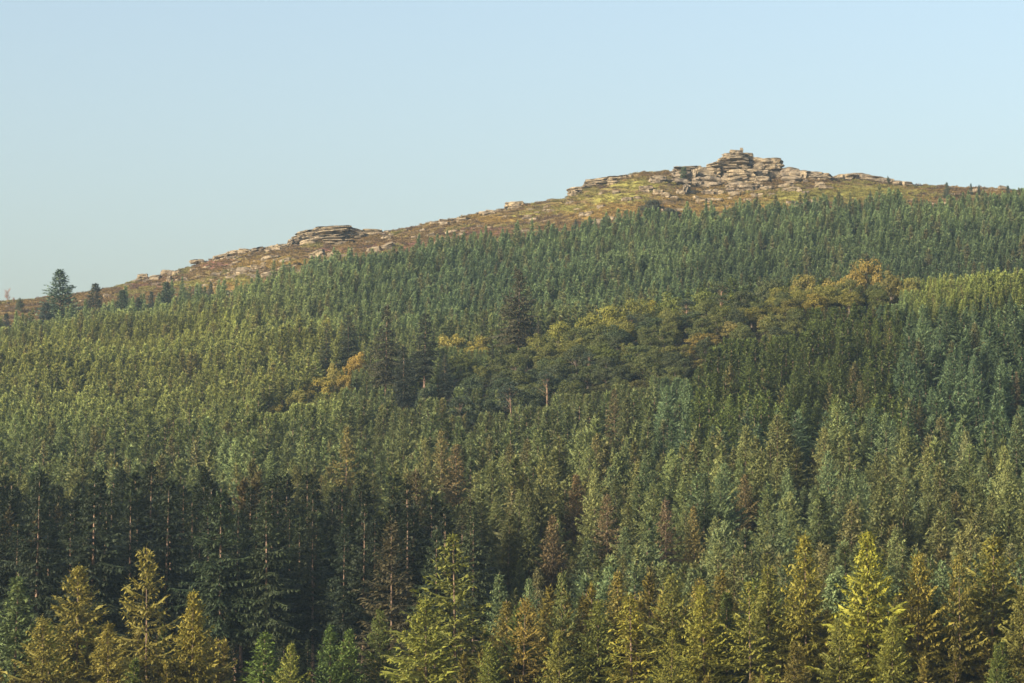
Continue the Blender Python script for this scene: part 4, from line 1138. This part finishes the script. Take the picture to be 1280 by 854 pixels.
def boulder_label(cx, cy, w_, h_, tl):
    q = sorted([((cx - a) ** 2 + 3 * (cy - b) ** 2, a, b, n_) for a, b, n_ in BLM])
    _, a, b, n_ = q[0]; n2_ = q[1][3]
    dx, dy = cx - a, cy - b
    rel = ('right of' if dx > 0 else 'left of') if abs(dx) > 1.5 * abs(dy) else ('below' if dy > 0 else 'above')
    sh = 'flat' if w_ > 2.8 * h_ else 'blocky' if w_ < 1.6 * h_ else 'low'
    sz = 'small ' if w_ < 9 else 'long ' if w_ > 15 else ''
    tt = 'tilted ' if abs(tl) > .22 else ''
    for lab in (f'{sz}{tt}{sh} granite boulder {rel} {n_}', f'{sz}{tt}{sh} granite boulder just {"below" if dy > 0 else "above"} and {"right" if dx > 0 else "left"} of {n_}', f'{sz}{tt}{sh} granite boulder between {n_} and {n2_}',
                f'{sz}{tt}{sh} granite boulder nearest {n_}'):
        if lab not in used_labels: break
    used_labels[lab] = 1
    return lab
for cx, cy, w_, h_, tl, lab in BL:
    gp = ground_point(cx, cy + h_ * .4)
    g = None
    if not lab:
        if cx < 250: lab, g = 'small pale granite boulder on the brown slope at the left end of the moor', 'boulders at the left end of the moor'
        elif cx < 470: lab, g = 'pale granite boulder strewn on the heather below the domed outcrop', 'boulders below the domed outcrop'
        elif cx < 700: lab, g = 'pale granite boulder in the heather between the domed outcrop and the ledges', 'boulders along the middle of the ridge'
        elif cx < 850: lab, g = 'granite boulder on the slope left of and below the tor', 'boulders left of the tor'
        else: lab, g = 'granite boulder lying at the foot of the tor', 'boulders at the foot of the tor'
    if g: lab = boulder_label(cx, cy, w_, h_, tl)
    rock('boulder', cx - w_ / 2, cx + w_ / 2, cy - h_ / 2, cy + h_ / 2, min(gp.y, 1197), None, None, tl, .68, 1, lab, g, 'boulder', sink=.6)

# ------------------------------------------------------------------ bare shrubs and bushes on the skyline
def bare_shrub(px, pyt, pyb, Y, label, mat_, n=26):
    rng = random.Random(px)
    e = root('bare_tree', px, pyb, Y, label, 'shrub')
    e.location.z = min(e.location.z, h1(e.location.x, Y))
    H = at(px, pyt, Y).z - e.location.z
    tb = MB(); tb.tube([(0, 0, -.3), (.05, 0, H * .4), (0, .1, H * .8)], [.1, .07, .03], 5)
    t_ = bpy.data.objects.new('trunk', tb.mesh('trunk', [mat_])); t_.parent = e; C.objects.link(t_)
    br = MB()
    for i in range(n):
        z = rng.uniform(.25, .85) * H; az = rng.random() * 6.28; L = H * rng.uniform(.2, .42)
        p = Vector((0, 0, z)); q = p + UV(az, .7) * L * .5; r = q + UV(az + rng.uniform(-.5, .5), 1.1) * L * .6
        br.tube([p, q, r], [.045, .03, .015], 3)
        for j in range(3):
            br.tube([q, q + UV(rng.random() * 6.28, .8) * L * .4], [.022, .01], 3)
    b_ = bpy.data.objects.new('crown', br.mesh('branches', [mat_])); b_.parent = e; C.objects.link(b_)
M_PINK = bark_material('reddish_twigs', (.12, .075, .06), (.26, .17, .15))
bare_shrub(9, 362, 378, 1188, 'bare pinkish twiggy tree on the skyline at the left edge', M_PINK, 60)
bare_shrub(17, 372, 378, 1188, 'low bare shrub right of the bare tree at the left edge', M_PINK, 40)
bare_shrub(508, 284, 289, 1192, 'tiny grey bare shrub on the open skyline', M_TWIG)
def bush(px, pyt, d, wpx, tint, label, name='bush'):
    x, y, h = place_top(px, pyt, d, None); h = max(h, 1.6)
    wid = wpx / F * d / 2
    plant(name, ('broadleaf', int(px) % 4), x, y, h, tint, label, 'bush', None, wid / (6.6 * h / 12))
bush(24, 371, 1150, 14, (.06, .07, .035), 'dark green bush under the skyline near the left edge')
bush(855, 207, 1190, 13, (.05, .075, .04), 'green bush growing on the ledge left of the tor')
bush(1112, 219, 1192, 5, (.05, .06, .035), 'tiny bush on the rock hump right of the tor')
bush(993, 226, 1190, 12, (.045, .06, .04), 'dark bush in front of the low rocks right of the tor')
bush(245, 360, 1090, 18, (.10, .065, .05), 'purplish leafless-looking bush at the wood edge')

# ------------------------------------------------------------------ heather, bracken and grass tufts on the moor (stuff)
tuftcol = bpy.data.collections.new('tuft_kit')
for v in range(4):
    rng = random.Random(1700 + v); mb = MB()
    for i in range(60):
        az = rng.random() * 6.28; r = rng.random() ** .6 * .75
        p = Vector((math.cos(az) * r, math.sin(az) * r, .02 + .42 * (1 - r * r) * rng.random()))
        mb.kite(p, UV(az + rng.uniform(-.6, .6), rng.uniform(.3, 1.4)), UV(rng.random() * 6, .2), rng.uniform(.18, .36), .06, rng.random() * .8, rng.random())
    o = bpy.data.objects.new('tuft_%02d' % v, mb.mesh('tuft', [M_LEAF])); tuftcol.objects.link(o)
pts = []
nt_ = 26000
TX = NR.uniform(-290, 290, nt_ * 3); TYv = NR.uniform(1000, 1206, nt_ * 3)
tu, tv, tz = row_ok(TX, TYv)
ok = (tv < border_row(tu) + 6) & (tu > -120) & (tu < 1400)
TX, TYv, tz, tu, tv = TX[ok][:nt_], TYv[ok][:nt_], tz[ok][:nt_], tu[ok][:nt_], tv[ok][:nt_]
def tblob(lst):
    o = np.zeros_like(tu)
    for cx, cy, rx, ry in lst: o = np.maximum(o, np.clip(1.25 - np.sqrt(((tu - cx) / rx) ** 2 + ((tv - cy) / ry) ** 2), 0, 1))
    return o
tg = tblob([(1085, 242, 80, 14), (1000, 246, 60, 12), (800, 232, 45, 9), (300, 352, 30, 9), (240, 356, 40, 6), (720, 262, 60, 8), (435, 325, 25, 9), (770, 248, 50, 10), (960, 258, 50, 10)])
tb_ = tblob([(905, 250, 60, 10), (860, 246, 45, 8), (860, 262, 50, 8), (300, 360, 60, 8), (610, 275, 40, 7), (770, 262, 50, 9), (340, 330, 60, 8), (740, 270, 40, 8), (935, 262, 60, 8)])
tint = np.zeros((len(TX), 3))
base = [(.115, .078, .040), (.145, .102, .042), (.090, .062, .044), (.14, .13, .045)]
pn = noise2(TX, TYv, 11, 41)
for i in range(len(TX)):
    r_ = R.random()
    c = np.array(base[0] if pn[i] < .35 else base[1] if pn[i] < .55 else base[3] if pn[i] > .72 else base[2])
    if R.random() < tg[i] * 1.1: c = np.array((.16, .15, .045))
    if R.random() < tb_[i] * .9: c = np.array((.19, .135, .045))
    tint[i] = c * (.78 + .5 * r_) * np.array((1.02, 1.03, .98))
tm = bpy.data.meshes.new('tufts'); k = len(TX)
tm.vertices.add(k); tm.vertices.foreach_set('co', np.stack([TX, TYv, tz - .05], -1).astype(np.float32).ravel())
a = tm.attributes.new('kit', 'INT', 'POINT'); a.data.foreach_set('value', NR.randint(0, 4, k).astype(np.int32))
s = NR.uniform(.7, 1.7, k); a = tm.attributes.new('size', 'FLOAT_VECTOR', 'POINT'); a.data.foreach_set('vector', np.stack([s, s, s * NR.uniform(.7, 1.5, k)], -1).astype(np.float32).ravel())
a = tm.attributes.new('turn', 'FLOAT_VECTOR', 'POINT'); a.data.foreach_set('vector', np.stack([s * 0, s * 0, NR.uniform(0, 6.28, k)], -1).astype(np.float32).ravel())
a = tm.attributes.new('tint', 'FLOAT_VECTOR', 'POINT'); a.data.foreach_set('vector', tint.astype(np.float32).ravel())
tag(instancer('heather_and_grass', tm, tuftcol), 'low heather, bracken and rough grass covering the open moor', 'heather', None, 'stuff')

# small stones too many to count
rubcol = bpy.data.collections.new('stone_kit')
for v in range(4):
    o = bpy.data.objects.new('stone_%02d' % v, rock_mesh('stone', 1.5, 1.1, .7, 3000 + v, .7, 0, -3)); rubcol.objects.link(o)
nr = 9000
QX = NR.uniform(-290, 290, nr); QY = NR.uniform(1010, 1204, nr)
qu, qv, qz = row_ok(QX, QY)
dens = np.clip((noise2(QX, QY, 16, 61) - .52) * 3, 0, 1) * (.15 + np.clip(1 - np.abs(qu - 890) / 130, 0, 1) * .5 + np.clip(1 - np.abs(qu - 330) / 160, 0, 1) * .45 + .12 * (np.abs(qu - 640) < 140))
ok = (qv < border_row(qu)) & (NR.rand(nr) < dens)
QX, QY, qz = QX[ok], QY[ok], qz[ok]; k = len(QX)
rm = bpy.data.meshes.new('rubble'); rm.vertices.add(k); rm.vertices.foreach_set('co', np.stack([QX, QY, qz], -1).astype(np.float32).ravel())
a = rm.attributes.new('kit', 'INT', 'POINT'); a.data.foreach_set('value', NR.randint(0, 4, k).astype(np.int32))
s = NR.uniform(.6, 1.0, k) + 1.3 * NR.rand(k) ** 4; a = rm.attributes.new('size', 'FLOAT_VECTOR', 'POINT'); a.data.foreach_set('vector', np.stack([s * 1.3, s, s], -1).astype(np.float32).ravel())
a = rm.attributes.new('turn', 'FLOAT_VECTOR', 'POINT'); a.data.foreach_set('vector', np.stack([NR.uniform(-.2, .2, k), NR.uniform(-.2, .2, k), NR.uniform(-.5, .5, k)], -1).astype(np.float32).ravel())
tag(instancer('rubble', rm, rubcol), 'small granite stones strewn over the moor between the boulders', 'rubble', None, 'stuff')
print('stones', k)

# ------------------------------------------------------------------ air
HAZE = 0.000062
hz = MB()
x0, x1, y0, y1, z0, z1 = -3700, 3700, -1700, 6600, -230, 260
z0 = float(GZ.min()) - 1.5
hz.add([(x0, y0, z0), (x1, y0, z0), (x1, y1, z0), (x0, y1, z0), (x0, y0, z1), (x1, y0, z1), (x1, y1, z1), (x0, y1, z1)],
       [(3, 2, 1, 0), (4, 5, 6, 7), (0, 1, 5, 4), (1, 2, 6, 5), (2, 3, 7, 6), (3, 0, 4, 7)])
mh = bpy.data.materials.new('haze_air'); mh.use_nodes = True
t = mh.node_tree; t.nodes.remove(t.nodes['Principled BSDF'])
pv = t.nodes.new('ShaderNodeVolumePrincipled'); pv.inputs['Color'].default_value = (.50, .74, 1, 1); pv.inputs['Density'].default_value = HAZE; pv.inputs['Anisotropy'].default_value = .2
t.links.new(pv.outputs[0], t.nodes['Material Output'].inputs['Volume'])
ho = bpy.data.objects.new('haze', hz.mesh('haze', [mh])); C.objects.link(ho)
tag(ho, 'thin pale haze filling the air over the valley', 'haze', None, 'stuff')
print('near tris', sum(sum(len(m.polygons) for _, m in v[0]) for v in PROTO.values()))
print('tris far kit', [len(o.data.polygons) for o in farcol.objects], {k: len(v[0][0][1].polygons) for k, v in PROTO.items()})
